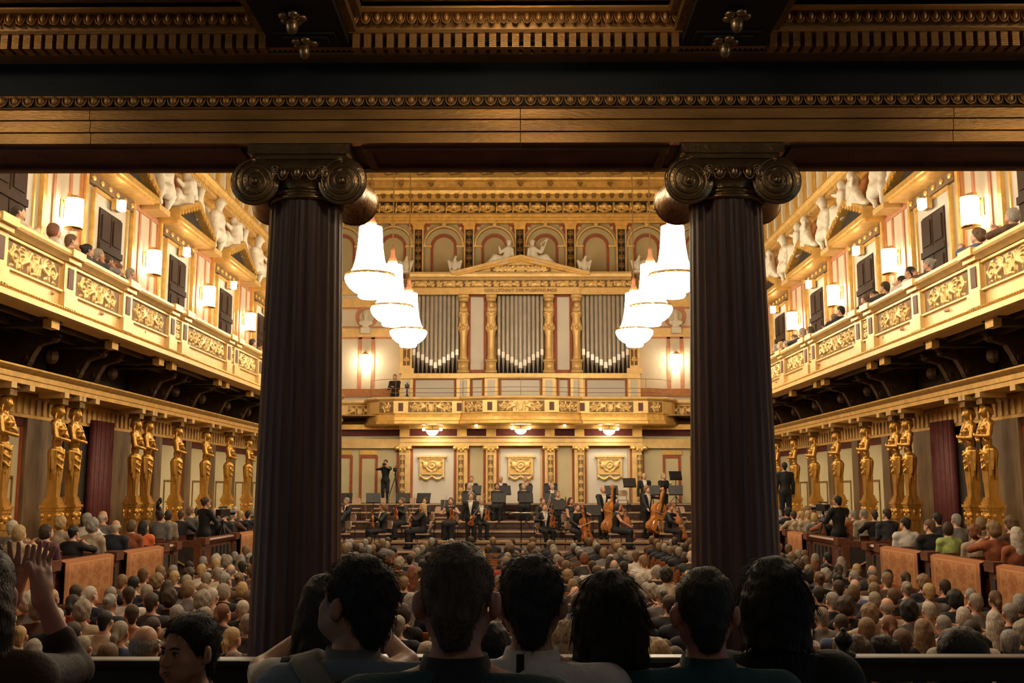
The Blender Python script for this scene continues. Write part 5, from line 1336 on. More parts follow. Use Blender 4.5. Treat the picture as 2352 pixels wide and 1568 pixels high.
    if sleeves == 'short': top = inflate(tor, .013)+[rc(SL, SL+(EL-SL)*.62, .074, .070, .03), rc(SR, SR+(ER-SR)*.62, .074, .070, .03)]
    nk = nb+Vector((0, 0, .028)); top.append(cut(nk, (u.x, u.y+.25, u.z)))
    if sleeves == 'long':
        pass
    bot = inflate(legs+[el(P, (.168, .122, .135), .05)], .014)
    if skirt: bot = inflate([el(P, (.175, .13, .14), .05), rc(HL, KL, .11, .10, .08), rc(HR, KR, .11, .10, .08), rc(HL*.5+HR*.5, KL*.5+KR*.5, .10, .10, .08), rc(KL, AL, .085, .10, .06), rc(KR, AR, .085, .10, .06)], .012)
    bot.append(cut(P+u*.14, (0, 0, 1)))
    shoes = inflate(feet_, .008)
    return dict(skin=skin, top=top, bot=bot, shoes=shoes, HM=HM, tor=tor, nb=nb, u=u, WL=WL, WR=WR, EL=EL, ER=ER, SL=SL, SR=SR, P=P, chest=chest)
HAIRC = {}
def hair_mesh(kind, fem=False, h=.011):
    k = (kind, fem, h)
    if k not in HAIRC:
        me = sdf_mesh('hair', hair_ops(kind, fem), h, {'puff': (.006, 60, 2), 'bob': (.0025, 60, 3), 'long': (.003, 50, 4)}.get(kind))
        me.materials.append(M['hair']); HAIRC[k] = me
    return HAIRC[k]
def child(name, me, mt, parent, color=None, mtx=None):
    o = obj(name, me, mt, parent, color=color)
    if mtx is not None: o.matrix_local = mtx
    return o
HCOL = {'grey': (.34, .29, .22), 'white': (.62, .55, .44), 'dark brown': (.05, .030, .018), 'black': (.012, .011, .011), 'brown': (.15, .085, .04), 'blond': (.55, .38, .17), 'light brown': (.27, .17, .085), 'silver': (.33, .31, .27), 'auburn': (.20, .07, .03)}
CCOL = {'black': (.012, .012, .016), 'navy': (.018, .022, .038), 'charcoal': (.05, .05, .055), 'grey': (.20, .19, .18), 'brown': (.11, .06, .035), 'white': (.75, .70, .62), 'beige': (.46, .36, .25), 'red': (.38, .05, .03), 'plum': (.13, .05, .08), 'blue': (.08, .12, .22), 'cream': (.66, .56, .40), 'orange': (.85, .20, .06), 'green': (.42, .52, .16), 'rust': (.32, .10, .04)}

# ------------------------------------------------------------------ seated audience prototypes
APOSE = [dict(), dict(hL=(-.05, .30, 1.02), hR=(.05, .30, 1.02), poleL=(-1, -.2, -.6), poleR=(1, -.2, -.6)), dict(fem=True), dict(fem=True, hL=(-.04, .27, 1.10), hR=(.05, .28, 1.10), poleL=(-1, -.2, -.6), poleR=(1, -.2, -.6)), dict(head=(.35, 0), lean=.05), dict(head=(-.4, .05), lean=.02, fem=True)]
APROTO = []
for i, kw in enumerate(APOSE):
    f = fig(True, **kw)
    b = sdf_mesh('person', f['skin'], .014); b.materials.append(M['skin'])
    c = sdf_mesh('clothing', [o for o in f['top'] if o[0] != 'cut']+[o for o in f['bot'] if o[0] != 'cut']+[f['top'][-1]], .015, (.004, 30, i)); c.materials.append(M['cloth'])
    APROTO.append((b, c, f['HM'], kw.get('fem', False)))
RNG = random.Random(11)
def person(loc, rotz, hair, hcol, ccol, proto, label, group=None, sc=1.0, skin=None, nm='person'):
    b, c, HM, fem = APROTO[proto]
    o = obj(nm, b, None, None, loc, rotz, skin or RNG.choice(SKIN)); o.scale = (sc, sc, sc)
    child('clothing', c, None, o, CCOL[ccol])
    if hair: child('hair', hair_mesh(hair, fem), None, o, HCOL[hcol], HM)
    tag(o, label, 'person', group); return o
def looks(fem):
    hc = RNG.choices(['grey', 'white', 'silver', 'dark brown', 'black', 'brown', 'blond', 'light brown', 'auburn'], [15, 10, 13, 18, 12, 14, 9, 10, 3])[0]
    if fem: hair = RNG.choice(['bob', 'bob', 'puff', 'long', 'bun', 'short', 'tail', 'puff'])
    else: hair = RNG.choice(['short', 'short', 'crop', 'bald', 'short', 'bald']) if hc in ('grey', 'white', 'silver') else RNG.choice(['short', 'short', 'crop'])
    cc = RNG.choices(['black', 'navy', 'charcoal', 'grey', 'brown', 'white', 'beige', 'red', 'plum', 'blue', 'cream', 'rust'], [22, 18, 14, 8, 8, 5, 6, 3, 4, 5, 4, 3])[0]
    return hair, hc, cc
HNAME = {'short': 'short', 'crop': 'cropped', 'bald': 'balding', 'bob': 'bobbed', 'long': 'long', 'puff': 'fluffy', 'bun': 'pinned-up', 'tail': 'tied-back'}

# ------------------------------------------------------------------ stalls: benches and audience
ROWS = [8.55+.86*k for k in range(26)]
bk = MB(); bk.box(-.262, .262, -.03, .0, .46, .94); bk.box(-.268, .268, -.050, .014, .90, .965); bk.box(-.20, .20, -.038, -.03, .54, .86)
BACK = bk.mesh('backrest'); BACK.materials.append(M['bench_wood'])
SEATM = MB().box(-.24, .24, 0, .42, .41, .45).mesh('seat'); SEATM.materials.append(M['bench_wood'])
en = MB(); en.prism([(-.02, -.10, 0), (-.02, .34, 0), (-.02, .34, .56), (-.02, .20, .64), (-.02, .02, .66), (-.02, -.06, .90), (-.02, -.12, .90)], (.04, 0, 0)); en.box(-.03, .03, -.08, .36, .62, .66)
ENDM = en.mesh('end_panel'); ENDM.materials.append(M['bench_wood'])
def blocks(y):
    if y > 14.5: return [('left', [-6.45+.545*k for k in range(6)]), ('centre', [-2.46+.547*k for k in range(10)]), ('right', [3.72+.545*k for k in range(6)])]
    return [('centre', [-6.35+.552*k for k in range(24)])]
def hidden(px, py):
    if px < -25 or px > 2377 or py > 1590: return True
    if 600 < px < 752 or 1618 < px < 1762: return True
    if py > 1300 and 975 < px < 1125: return True
    if py > 1330 and (1165 < px < 1280 or 1335 < px < 1465 or 1560 < px < 1670 or 1715 < px < 1825 or 750 < px < 890): return True
    if py > 1480 and 620 < px < 1880: return True
    if py > 1512: return True
    return False
seated = []; NIND = 190
for ri, y in enumerate(ROWS):
    z = floor_z(y); rowname = None
    for side, xs in blocks(y):
        label = 'wooden bench row in the %s stalls, %s' % (side, ('%s from the stage' % words_(25-ri)) if ri > 12 else ('%s from the rear railing' % words_(ri)))
        bench = thing('bench_row', label, 'bench', (sum(xs)/len(xs), y-.24, z), 0, 'wooden bench rows in the stalls')
        cx = sum(xs)/len(xs)
        for x in xs:
            if -40 < project((x, y-.24, z+.8))[0] < 2400:
                obj('backrest', BACK, None, bench, (x-cx, 0, 0)); obj('seat', SEATM, None, bench, (x-cx, .03, 0))
        for x in (xs[0]-.29, xs[-1]+.29): obj('end_panel', ENDM, None, bench, (x-cx, 0, 0))
        for si, x in enumerate(xs):
            if RNG.random() < (.34 if side == 'centre' and y > 14.5 else .06): continue
            seated.append((ri, side, si, len(xs), x+RNG.uniform(-.05, .05), y+RNG.uniform(-.03, .05), z))
vis = [q for q in seated if not hidden(*project((q[4], q[5], q[6]+1.15)))]
vis.sort(key=lambda q: q[5]); rest = [q for q in seated if q not in vis]+vis[NIND:]; vis = vis[:NIND]
for (ri, side, si, n, x, y, z) in vis:
    pr = RNG.choices(range(6), [4, 1, 4, 1, 2, 2])[0]; fem = APROTO[pr][3]; hair, hc, cc = looks(fem)
    px = project((x, y, z+1.1))[0]
    where = '%s row from %s' % ((words_(25-ri), 'stage') if ri > 12 else (words_(ri), 'rear'))
    seatn = ('%s from left' % words_(si)) if si < n/2 else ('%s from right' % words_(n-1-si))
    lab = '%s %s-haired listener in %s, %s, %s%s' % (HNAME[hair], hc.replace(' ', '-'), cc, where, seatn, '' if n > 20 else ' of %s block' % side)
    person((x, y, z), RNG.uniform(-.12, .12)-x*.012, hair, hc, cc, pr, lab, 'audience seated in the stalls', RNG.uniform(.94, 1.03))
# the listeners that the columns and the standing people hide: one mass
LOWB = [sdf_mesh('low', [o for o in (fig(True, **APOSE[k])['top'][:-1]+fig(True, **APOSE[k])['bot'][:-1])], .035) for k in (0, 2)]
LOWH = sdf_mesh('low', xf(head_ops(), APROTO[0][2])+xf([o for o in hair_ops('short') if o[0] != 'cut'], APROTO[0][2]), .03)
def collect(me): return [tuple(v.co) for v in me.vertices], [tuple(p.vertices) for p in me.polygons]
LB = [collect(q) for q in LOWB]; LH = collect(LOWH)
mass_b = [MB() for q in range(4)]; mass_h = [MB() for q in range(5)]
for k, q in enumerate(rest):
    T = Matrix.Translation((q[4], q[5], q[6])) @ Matrix.Scale(RNG.uniform(.94, 1.03), 4)
    mass_b[RNG.choice([0, 0, 1, 1, 2, 3])].add(*LB[k % 2], M=T); mass_h[RNG.randrange(5)].add(*LH, M=T)
if rest:
    mo = mass_b[0].build('audience_mass', M['tux'], None, True); tag(mo, 'rest of the audience in the far and hidden rows of the stalls', 'audience', None, 'stuff')
    for q, c in zip(mass_b[1:], ('navy', 'brown', 'grey')):
        if q.v: o = q.build('clothing', M['cloth'], mo, True); o.color = (*CCOL[c], 1); o['kind'] = 'stuff'
    for q, c in zip(mass_h, ('silver', 'grey', 'dark brown', 'brown', 'light brown')):
        if q.v: o = q.build('hair', M['hair'], mo, True); o.color = (*HCOL[c], 1); o['kind'] = 'stuff'
print('AUDIENCE', len(vis), len(rest))

# ------------------------------------------------------------------ side boxes
def box_label(side, X, hair, hc, cc, i, row): return '%s %s-haired person in %s in %s box, %s from front, %s row' % (HNAME[hair] if hair else 'bald', hc.replace(' ', '-'), cc, side, words_(i), ['parapet', 'second', 'rear'][row])
BOXSET = {('left', 0): [(13.9, 'short', 'dark brown', 'charcoal', 0), (14.8, 'bald', 'grey', 'black', 4), (15.9, 'bob', 'blond', 'cream', 3), (16.7, 'bob', 'dark brown', 'plum', 5), (17.8, 'bun', 'black', 'black', 3), (18.6, 'puff', 'silver', 'beige', 2), (19.4, 'bald', 'white', 'navy', 4), (20.3, 'bob', 'brown', 'rust', 2), (21.0, 'long', 'black', 'orange', 5)],
          ('left', 1): [(14.3, 'puff', 'blond', 'brown', 2), (15.2, 'short', 'grey', 'charcoal', 0), (17.0, 'short', 'white', 'grey', 0), (18.9, 'puff', 'blond', 'beige', 2), (19.9, 'short', 'silver', 'white', 1), (20.8, 'bald', 'white', 'grey', 0)],
          ('right', 0): [(13.6, 'short', 'black', 'navy', 0), (14.4, 'long', 'light brown', 'blue', 5), (15.2, 'bald', 'white', 'navy', 4), (16.1, 'long', 'white', 'rust', 2), (17.0, 'puff', 'light brown', 'rust', 3), (17.7, 'puff', 'auburn', 'beige', 2), (18.7, 'bob', 'dark brown', 'green', 5), (19.5, 'short', 'brown', 'black', 4), (20.7, 'short', 'black', 'white', 4)],
          ('right', 1): [(13.9, 'bob', 'dark brown', 'blue', 2), (14.8, 'short', 'dark brown', 'black', 0), (15.7, 'puff', 'brown', 'charcoal', 2), (16.6, 'bob', 'brown', 'plum', 5), (17.8, 'puff', 'brown', 'brown', 2), (18.9, 'bob', 'light brown', 'grey', 2), (20.0, 'short', 'silver', 'grey', 0), (20.9, 'short', 'black', 'charcoal', 0)]}
for side in ('left', 'right'):
    s = -1 if side == 'left' else 1
    for row, X in ((0, 7.5), (1, 8.2)):
        L = list(BOXSET[(side, row)])
        y = 23.9
        while y < 30.8:
            pr = RNG.choice([0, 1, 2, 3, 4]); h_, hc, cc = looks(APROTO[pr][3])
            if side == 'right' and RNG.random() < .5: cc = RNG.choice(['white', 'cream', 'beige', 'rust'])
            if not (row == 0 and y < 25.2): L.append((y, h_, hc, cc, pr))
            y += RNG.uniform(.62, .85)
        for i, (y, h_, hc, cc, pr) in enumerate(L):
            if APROTO[pr][3] and h_ in ('bald', 'crop'): pr = 0
            o = person((s*(X+RNG.uniform(-.05, .05)), y, ZBOX+.002+.10*row), RNG.uniform(-.1, .1)-s*-.12, h_, hc, cc, pr, box_label(side, X, h_, hc, cc, i, row), 'people seated in the side boxes', RNG.uniform(.95, 1.02))
            ch = thing('box_chair', 'dark box chair under the %s person of the %s box %s row' % (words_(i), side, ['parapet', 'second'][row]), 'chair', (o.location.x, y, ZBOX), 0, 'dark chairs in the side boxes')
            MB().box(-.2, .2, -.22, .22, .40, .45).build('seat', M['box_wood'], ch); MB().box(-.2, .2, -.25, -.21, .45, .85).build('backrest', M['box_wood'], ch)
            for a in (-.17, .17):
                for b in (-.2, .2): MB().box(a-.02, a+.02, b-.02, b+.02, 0, .40).build('leg', M['box_wood'], ch)
    # gallery listeners behind the balcony rail
    GY = [16.1, 17.4, 18.1, 18.8, 19.3, 19.75, 20.3, 20.95, 30.8] if side == 'left' else [16.6, 17.9, 20.1, 21.1, 21.6, 22.6, 23.3, 23.9, 25.8, 26.4, 28.6, 29.4, 30.3, 31.2, 31.9, 32.5]
    for i, y in enumerate(GY):
        pr = RNG.choice([0, 1, 2, 3, 1, 3]); h_, hc, cc = looks(APROTO[pr][3])
        if hc == 'white': hc = 'brown'
        if side == 'left' and i == 1: h_, hc, pr, cc = 'bob', 'auburn', 2, 'white'
        o = person((s*(BX+.50), y, R(3.06)), s*.75+RNG.uniform(-.2, .2), h_, hc, cc, pr, '%s %s-haired listener in %s behind %s gallery rail, %s from front' % (HNAME[h_], hc.replace(' ', '-'), cc, side, words_(i)), 'listeners behind the gallery rails', RNG.uniform(.97, 1.05))
    g = MB().box(s*(BX+.32), s*(BX+.72), 14, 34, R(3.33), R(3.42)); g.box(s*(BX+.70), s*(BX+.74), 14, 34, R(2.95), R(3.8))
    tag(g.build('gallery_bench', M['dark_red']), 'long dark red bench behind the %s gallery rail' % side, 'bench', 'benches behind the gallery rails')
# ================================================================== ORCHESTRA
def fl_at(y):
    z = R(LEV[0][1])
    for (yy, zr) in LEV:
        if y >= yy: z = R(zr)
    return z
def outline(L, wf):
    pts = [(0, .05), (.015, .16), (.06, .25), (.14, .285), (.24, .275), (.33, .225), (.42, .172), (.50, .165), (.58, .185), (.68, .22), (.80, .228), (.90, .19), (.97, .11), (1, .05)]
    P = [(w*L*wf, z*L) for z, w in pts]
    return [(x, z) for x, z in P]+[(-x, z) for x, z in P[::-1]]
FID = {}
def fiddle_parts(L, th, kind):
    if kind in FID: return FID[kind]
    wf = {'violin': 1.0, 'cello': 1.02, 'bass': 1.05}[kind]
    ol = outline(L, wf); m = MB(); m.prism([(x, -th/2, z) for x, z in ol], (0, th, 0))
    m.ell((0, -th/2, .22*L), (.2*L, th*.22, .2*L), 12, 6); m.ell((0, -th/2, .8*L), (.16*L, th*.2, .16*L), 12, 6)
    nk = MB().box(-.028*L, .028*L, -th*.3, th*.25, .97*L, 1.40*L)
    sc_ = MB().tube([(0, 0, 1.38*L), (0, .01*L, 1.46*L), (0, .035*L, 1.52*L), (0, .07*L, 1.50*L), (0, .06*L, 1.46*L)], [.03*L, .035*L, .04*L, .035*L, .025*L], 8)
    for sx in (-1, 1):
        for q in (0, 1): sc_.tube([(0, .01*L, (1.42+.04*q)*L), (sx*.09*L, .01*L, (1.42+.04*q)*L)], .012*L, 6)
    fb = MB().box(-.03*L, .03*L, -th*.75, -th*.5, .60*L, 1.39*L)
    br = MB().box(-.065*L, .065*L, -th*.95, -th*.5, .40*L, .415*L)
    tp = MB().box(-.04*L, .04*L, -th*.72, -th*.52, .04*L, .27*L)
    FID[kind] = [('body', m.mesh('body')), ('neck', nk.mesh('neck')), ('scroll', sc_.mesh('scroll', True)), ('fingerboard', fb.mesh('fingerboard')), ('bridge', br.mesh('bridge')), ('tailpiece', tp.mesh('tailpiece'))]
    mt = M['violin_wood'] if kind != 'bass' else M['bass_wood']
    for (n, me), q in zip(FID[kind], (mt, mt, mt, M['ebony'], M['bow_wood'], M['ebony'])): me.materials.append(q)
    if kind != 'violin':
        pn = MB().tube([(0, 0, 0), (0, 0, -.25)], .006).mesh('end_pin'); pn.materials.append(M['steel']); FID[kind].append(('end_pin', pn))
    return FID[kind]
def aim(p0, p1, front):                               # local +Z from p0 to p1, local -Y towards front
    z = (Vector(p1)-Vector(p0)).normalized(); f = Vector(front); y = -(f-z*f.dot(z)).normalized(); x = y.cross(z)
    return Matrix(((x.x, y.x, z.x, p0[0]), (x.y, y.y, z.y, p0[1]), (x.z, y.z, z.z, p0[2]), (0, 0, 0, 1)))
INST = {'violin': (.36, .055), 'cello': (.76, .15), 'bass': (1.08, .24)}
def instrument(kind, p0, p1, front, label, Mw):
    L, th = INST[kind]
    t = thing({'violin': 'violin', 'cello': 'cello', 'bass': 'double_bass'}[kind], label, {'violin': 'violin', 'cello': 'cello', 'bass': 'double bass'}[kind], group='string instruments')
    t.matrix_world = Mw @ aim(p0, p1, front)
    for n, me in fiddle_parts(L, th, kind): obj(n, me, None, t)
    return t
BOWM = MB().tube([(0, 0, 0), (0, .012, .35), (0, 0, .72)], [.008, .007, .005], 6).mesh('stick'); BOWM.materials.append(M['bow_wood'])
BOWH = MB().box(-.004, .004, -.032, -.028, .03, .71); BOWH.box(-.007, .007, -.03, 0, .03, .07); BOWH.box(-.005, .005, -.03, 0, .70, .72); BOWH = BOWH.mesh('bow_hair'); BOWH.materials.append(M['paper'])
def bow(p0, p1, front, label, Mw):
    t = thing('bow', label, 'bow', group='string bows'); t.matrix_world = Mw @ aim(p0, p1, front)
    obj('stick', BOWM, None, t); obj('bow_hair', BOWH, None, t)
# music stand: desk faces +Y (towards its player)
def stand_meshes():
    out = []
    d = MB(); T = Matrix.Translation((0, 0, 1.14)) @ Matrix.Rotation(math.radians(-24), 4, 'X')
    d.box(-.26, .26, -.012, .012, -.18, .18, T); d.box(-.26, .26, .012, .06, -.19, -.17, T)
    out.append(('desk', d.mesh('desk'))); out.append(('pole', MB().tube([(0, -.02, .18), (0, -.02, 1.12)], .016).mesh('pole')))
    for k in range(3):
        a = k*2.094+.5; out.append(('leg', MB().tube([(0, -.02, .32), (.28*math.cos(a), -.02+.28*math.sin(a), .012)], .012).mesh('leg')))
    for n, me in out: me.materials.append(M['black'])
    return out
STM = stand_meshes()
def music_stand(px, y, label, rot=0.0, dz=0.0):
    x = at(px, 1122, y).x
    t = thing('music_stand', label, 'music stand', (x, y, fl_at(y)), rot, 'black music stands')
    for n, me in STM: obj(n, me, None, t)
    t.scale = (1, 1, 1+dz)
    return t
# stage chair facing +Y
def chair_meshes():
    s_ = MB().box(-.21, .21, -.2, .22, .43, .47).mesh('seat'); b_ = MB()
    b_.prism([(-.20, -.22, .60), (.20, -.22, .60), (.22, -.24, .72), (.17, -.25, .84), (-.17, -.25, .84), (-.22, -.24, .72)], (0, .03, 0)); b_ = b_.mesh('backrest')
    s_.materials.append(M['chair_pad']); b_.materials.append(M['chair_pad'])
    l = []
    for sx in (-1, 1):
        for sy in (-1, 1):
            q = MB().tube([(sx*.19, sy*.19, .43), (sx*.20, sy*.22, 0)], .012).mesh('leg'); q.materials.append(M['black']); l.append(('leg', q))
        q = MB().tube([(sx*.17, -.2, .43), (sx*.17, -.235, .66)], .012).mesh('back_post'); q.materials.append(M['black']); l.append(('back_post', q))
    return [('seat', s_), ('backrest', b_)]+l
CHM = chair_meshes()
def stage_chair(x, y, rot, label):
    t = thing('stage_chair', label, 'chair', (x, y, fl_at(y)), rot, 'padded chairs on the stage')
    for n, me in CHM: obj(n, me, None, t)
# one musician: own pose, own body
def musician(px, y, rot, label, sit=True, hair='short', hc='dark brown', fem=False, tux=True, sc=1.0, skin=None, sleeves='long', h=.02, chair=True, dx=0, nm='person', floor=None, group='musicians of the orchestra', **kw):
    x = at(px, 1122, y).x; z = fl_at(y) if floor is None else floor
    f = fig(sit, fem=fem, sleeves=sleeves, skirt=(fem and sit), fingers=h < .016, **kw)
    o = obj(nm, sdf_mesh('person', f['skin'], h*.85), M['skin'], None, (x, y, z), rot, skin or RNG.choice(SKIN)); o.scale = (sc, sc, sc)
    child('jacket' if not fem else 'dress', sdf_mesh('jacket', f['top'], h*.9), M['tux'], o)
    child('trousers' if not fem else 'skirt', sdf_mesh('trousers', f['bot'], h), M['tux'], o)
    child('shoes', sdf_mesh('shoes', f['shoes'], h*.85), M['ebony'], o)
    if tux:                                          # white shirt front with bow tie
        nb, u, P = f['nb'], f['u'], f['P']
        ops = inflate(f['tor'], .020)+[cut(nb+u*.0+Vector((0, .0, .045)), (0, .3, 1)), cut((-.075, .1, 0), (-1, .0, .0)), cut((.075, .1, 0), (1, 0, 0)), cut(P+u*.10, (0, 0, -1)), cut(P+Vector((0, .05, 0)), (0, -1, math.tan(kw.get('lean', 0))))]
        a, b = nb+Vector((-.085, 0, .06)), P+u*.12
        ops += [cut(b+Vector((-.012, 0, 0)), (-.95, 0, -.17)), cut(b+Vector((.012, 0, 0)), (.95, 0, -.17))]
        child('shirt_front', sdf_mesh('shirt_front', ops, h*.7), M['shirt_white'], o)
        q = nb+Vector((0, .085, .02)); bt = MB()
        for sx in (-1, 1): bt.prism([(q.x, q.y+.01, q.z-.012), (q.x, q.y+.01, q.z+.012), (q.x+sx*.055, q.y+.0, q.z+.024), (q.x+sx*.055, q.y, q.z-.024)], (0, .02, 0))
        child('bow_tie', bt.mesh('bow_tie'), M['shirt_white'], o)
    if hair: child('hair', hair_mesh(hair, fem, .014), None, o, HCOL[hc], f['HM'])
    tag(o, label, 'person', group)
    Mw = Matrix.Translation((x, y, z)) @ Matrix.Rotation(rot, 4, 'Z') @ Matrix.Scale(sc, 4)
    if sit and chair: 
        q = Vector((0, -.02, 0)); q.rotate(Matrix.Rotation(rot, 3, 'Z')); stage_chair(x+q.x, y+q.y, rot, 'chair under the '+label.replace(' with ', ' holding ')[:60].rsplit(' ', 1)[0])
    return o, Mw, f
PI = math.pi
def violinist(px, y, rot, who, **kw):
    a = dict(hL=(-.13, .32, .98), hR=(.20, .36, .86), poleL=(-1, -.2, -.7), poleR=(1, -.2, -.7)); a.update(kw)
    o, Mw, f = musician(px, y, rot, who, **a)
    instrument('violin', (-.12, .36, .64), (-.14, .40, 1.16), (0, 1, .1), 'violin resting upright in the lap of the '+who.replace('seated ', '')[:52].rsplit(' ', 1)[0], Mw)
    bow((.20, .44, .84), (.02, .56, 1.50), (0, 1, 0), 'bow raised by the '+who.replace('seated ', '')[:52].rsplit(' ', 1)[0], Mw)
violinist(785, 33.0, PI-.9, 'seated violinist in tailcoat beside the left column')
violinist(797, 35.6, PI-.8, 'violinist with grey hair seated second row beside left column', hc='grey')
violinist(880, 33.0, PI-1.1, 'seated violinist with curly brown hair left of stage', hair='puff', hc='light brown', head=(-.2, 0))
violinist(923, 35.8, PI-.7, 'seated woman violinist in black dress, second row left', fem=True, tux=False, hair='bun', hc='brown')
violinist(978, 36.8, PI-.6, 'woman violinist seated half hidden behind the blond one', fem=True, tux=False, hair='bob', hc='dark brown')
violinist(972, 32.9, PI-1.6, 'seated blond woman violinist with long hair front left', fem=True, tux=False, hair='long', hc='blond')
violinist(1036, 35.7, PI-.15, 'seated woman violist in off-shoulder black dress', fem=True, tux=False, hair='bun', hc='brown', sleeves='none')
violinist(1105, 35.7, PI+.25, 'seated bald violist behind the standing leader', hair='bald', hc='white')
violinist(1250, 33.3, PI+.35, 'seated violist in white tie right of centre', hc='brown')
violinist(1246, 35.7, PI+.5, 'seated violist with red-brown hair in second row', hc='auburn')
violinist(1280, 38.0, PI+.4, 'seated player with light brown hair on the third tier', hc='light brown')
# standing leader
o, Mw, f = musician(1082, 33.6, PI-.1, 'standing grey-haired orchestra leader with open tailcoat and violin', sit=False, hair='puff', hc='grey', sc=.97, hL=(-.10, .30, 1.02), hR=(.34, .12, .84), poleL=(-1, -.3, -.6), head=(.2, -.1))
instrument('violin', (-.02, .26, .72), (-.16, .34, 1.22), (0, 1, .2), 'red-brown violin held against the standing leader', Mw)
bow((-.12, .36, 1.02), (-.52, .46, 1.58), (0, 1, 0), 'bow held across the standing leader', Mw)
# winds
WIND = [(1078, 40.0, 'white', 'long', True), (1142, 40.0, 'brown', 'bun', True), (1203, 40.0, 'blond', 'bob', True), (1268, 40.1, 'blond', 'short', False)]
for i, (px, y, hc, hair, fem) in enumerate(WIND):
    musician(px, y, PI+.05*(i-1.5), 'wind player with %s hair behind a stand, %s of the front wind row' % (hc, words_(i)), fem=fem, tux=not fem, hair=hair, hc=hc, hL=(-.08, .32, .80), hR=(.08, .34, .72))
for i, (px, hc, hair) in enumerate(((1083, 'brown', 'crop'), (1150, 'white', 'short'), (1207, 'white', 'bald'), (1265, 'blond', 'short'))):
    o, Mw, f = musician(px, 42.0, PI, 'wind player seated in the back row, %s from left, %s hair' % (words_(i), hc), hair=hair, hc=hc, hL=(-.08, .32, .85), hR=(.08, .34, .70))
    if i == 2:
        t = thing('bassoon', 'tall wooden bassoon slanting beside the back row player', 'bassoon'); t.matrix_world = Mw
        MB().tube([(.25, .2, .35), (-.28, .25, 1.42)], [.035, .028], 8).build('body', M['violin_wood'], t, True); MB().tube([(-.28, .25, 1.42), (-.30, .25, 1.47)], [.03, .034], 8).build('bell', M['paper'], t); MB().tube([(.0, .22, .9), (.02, .12, .98), (.0, .08, 1.05)], .006).build('crook', M['silver'], t)
    if i == 1:
        t = thing('french_horn', 'brass horn resting on the lap of a back row player', 'horn'); t.matrix_world = Mw
        MB().tube([(.2+.13*math.cos(a*.5), .32, .62+.13*math.sin(a*.5)) for a in range(13)], .016, 8).build('coil', M['brass'], t, True); MB().lathe([(.02, 0), (.04, .08), (.08, .16), (.14, .2)], 16, M=Matrix.Translation((.12, .3, .6)) @ Matrix.Rotation(-1.2, 4, 'Y')).build('bell', M['brass'], t, True)
# right side
musician(1310, 36.0, PI+.6, 'woman with dark hair and bare arms seated behind the cellist', fem=True, tux=False, hair='long', hc='dark brown', sleeves='none')
def cellist(px, y, rot, who, fem=False, **kw):
    o, Mw, f = musician(px, y, rot, who, fem=fem, tux=False, knee=.26, hL=(-.12, .30, 1.12), hR=(.30, .40, .72), poleL=(-1, -.1, -.4), poleR=(1, -.1, -.5), lean=.12, **kw)
    instrument('cello', (.06, .55, .24), (-.12, .22, 1.30), (0, 1, .3), 'cello played by the '+who[:50].rsplit(' ', 1)[0], Mw)
    bow((.32, .50, .70), (-.32, .52, .86), (0, 1, 0), 'cello bow of the '+who[:50].rsplit(' ', 1)[0], Mw)
cellist(1320, 32.9, PI+.75, 'cellist with short brown hair seated front right of centre', hair='short', hc='auburn')
cellist(1412, 33.0, PI+1.5, 'woman cellist in sleeveless black seated side on at right', True, hair='bob', hc='dark brown', sleeves='none')
cellist(1532, 33.2, PI+1.2, 'cellist with red-blond hair seated by the right column', hair='short', hc='auburn')
def bassist(px, y, rot, who, tilt, **kw):
    o, Mw, f = musician(px, y, rot, who, sit=False, hL=(-.16, .34, 1.42), hR=(.28, .38, 1.0), poleL=(-1, -.1, -.2), **kw)
    instrument('bass', (.02+tilt*.5, .56, .22), (-.16-tilt, .34, 1.80), (0, 1, .15), 'double bass leaning on the '+who[:50].rsplit(' ', 1)[0], Mw)
    bow((.30, .60, .98), (-.30, .64, .80), (0, 1, 0), 'double bass bow of the '+who[:46].rsplit(' ', 1)[0], Mw)
bassist(1384, 36.2, PI+.45, 'white-haired bassist in white tie standing right', .05, hair='bald', hc='white')
bassist(1486, 36.5, PI+.55, 'curly-haired bassist standing far right', .32, hair='puff', hc='light brown')
o, Mw, f = musician(1480, 40.4, PI+.15, 'bald man in tailcoat standing at the right rear', sit=False, hair=None, hL=(-.22, .10, .85), hR=(.30, .12, .80))
o, Mw, f = musician(1524, 40.4, PI+.5, 'blond trumpeter standing at the right rear', sit=False, fem=True, tux=False, hair='bob', hc='blond', sleeves='short', hL=(-.14, .30, 1.05), hR=(.12, .32, 1.05))
t = thing('trumpet', 'brass trumpet held by the blond standing trumpeter', 'trumpet'); t.matrix_world = Mw
MB().tube([(0, .36, 1.1), (-.05, .40, 1.30)], .012).build('tube', M['brass'], t); MB().lathe([(.012, 0), (.02, .08), (.05, .14)], 14, M=Matrix.Translation((-.05, .40, 1.30))).build('bell', M['brass'], t, True); MB().tube([(.03, .36, 1.05), (.03, .36, 1.2)], .02).build('valves', M['brass'], t)
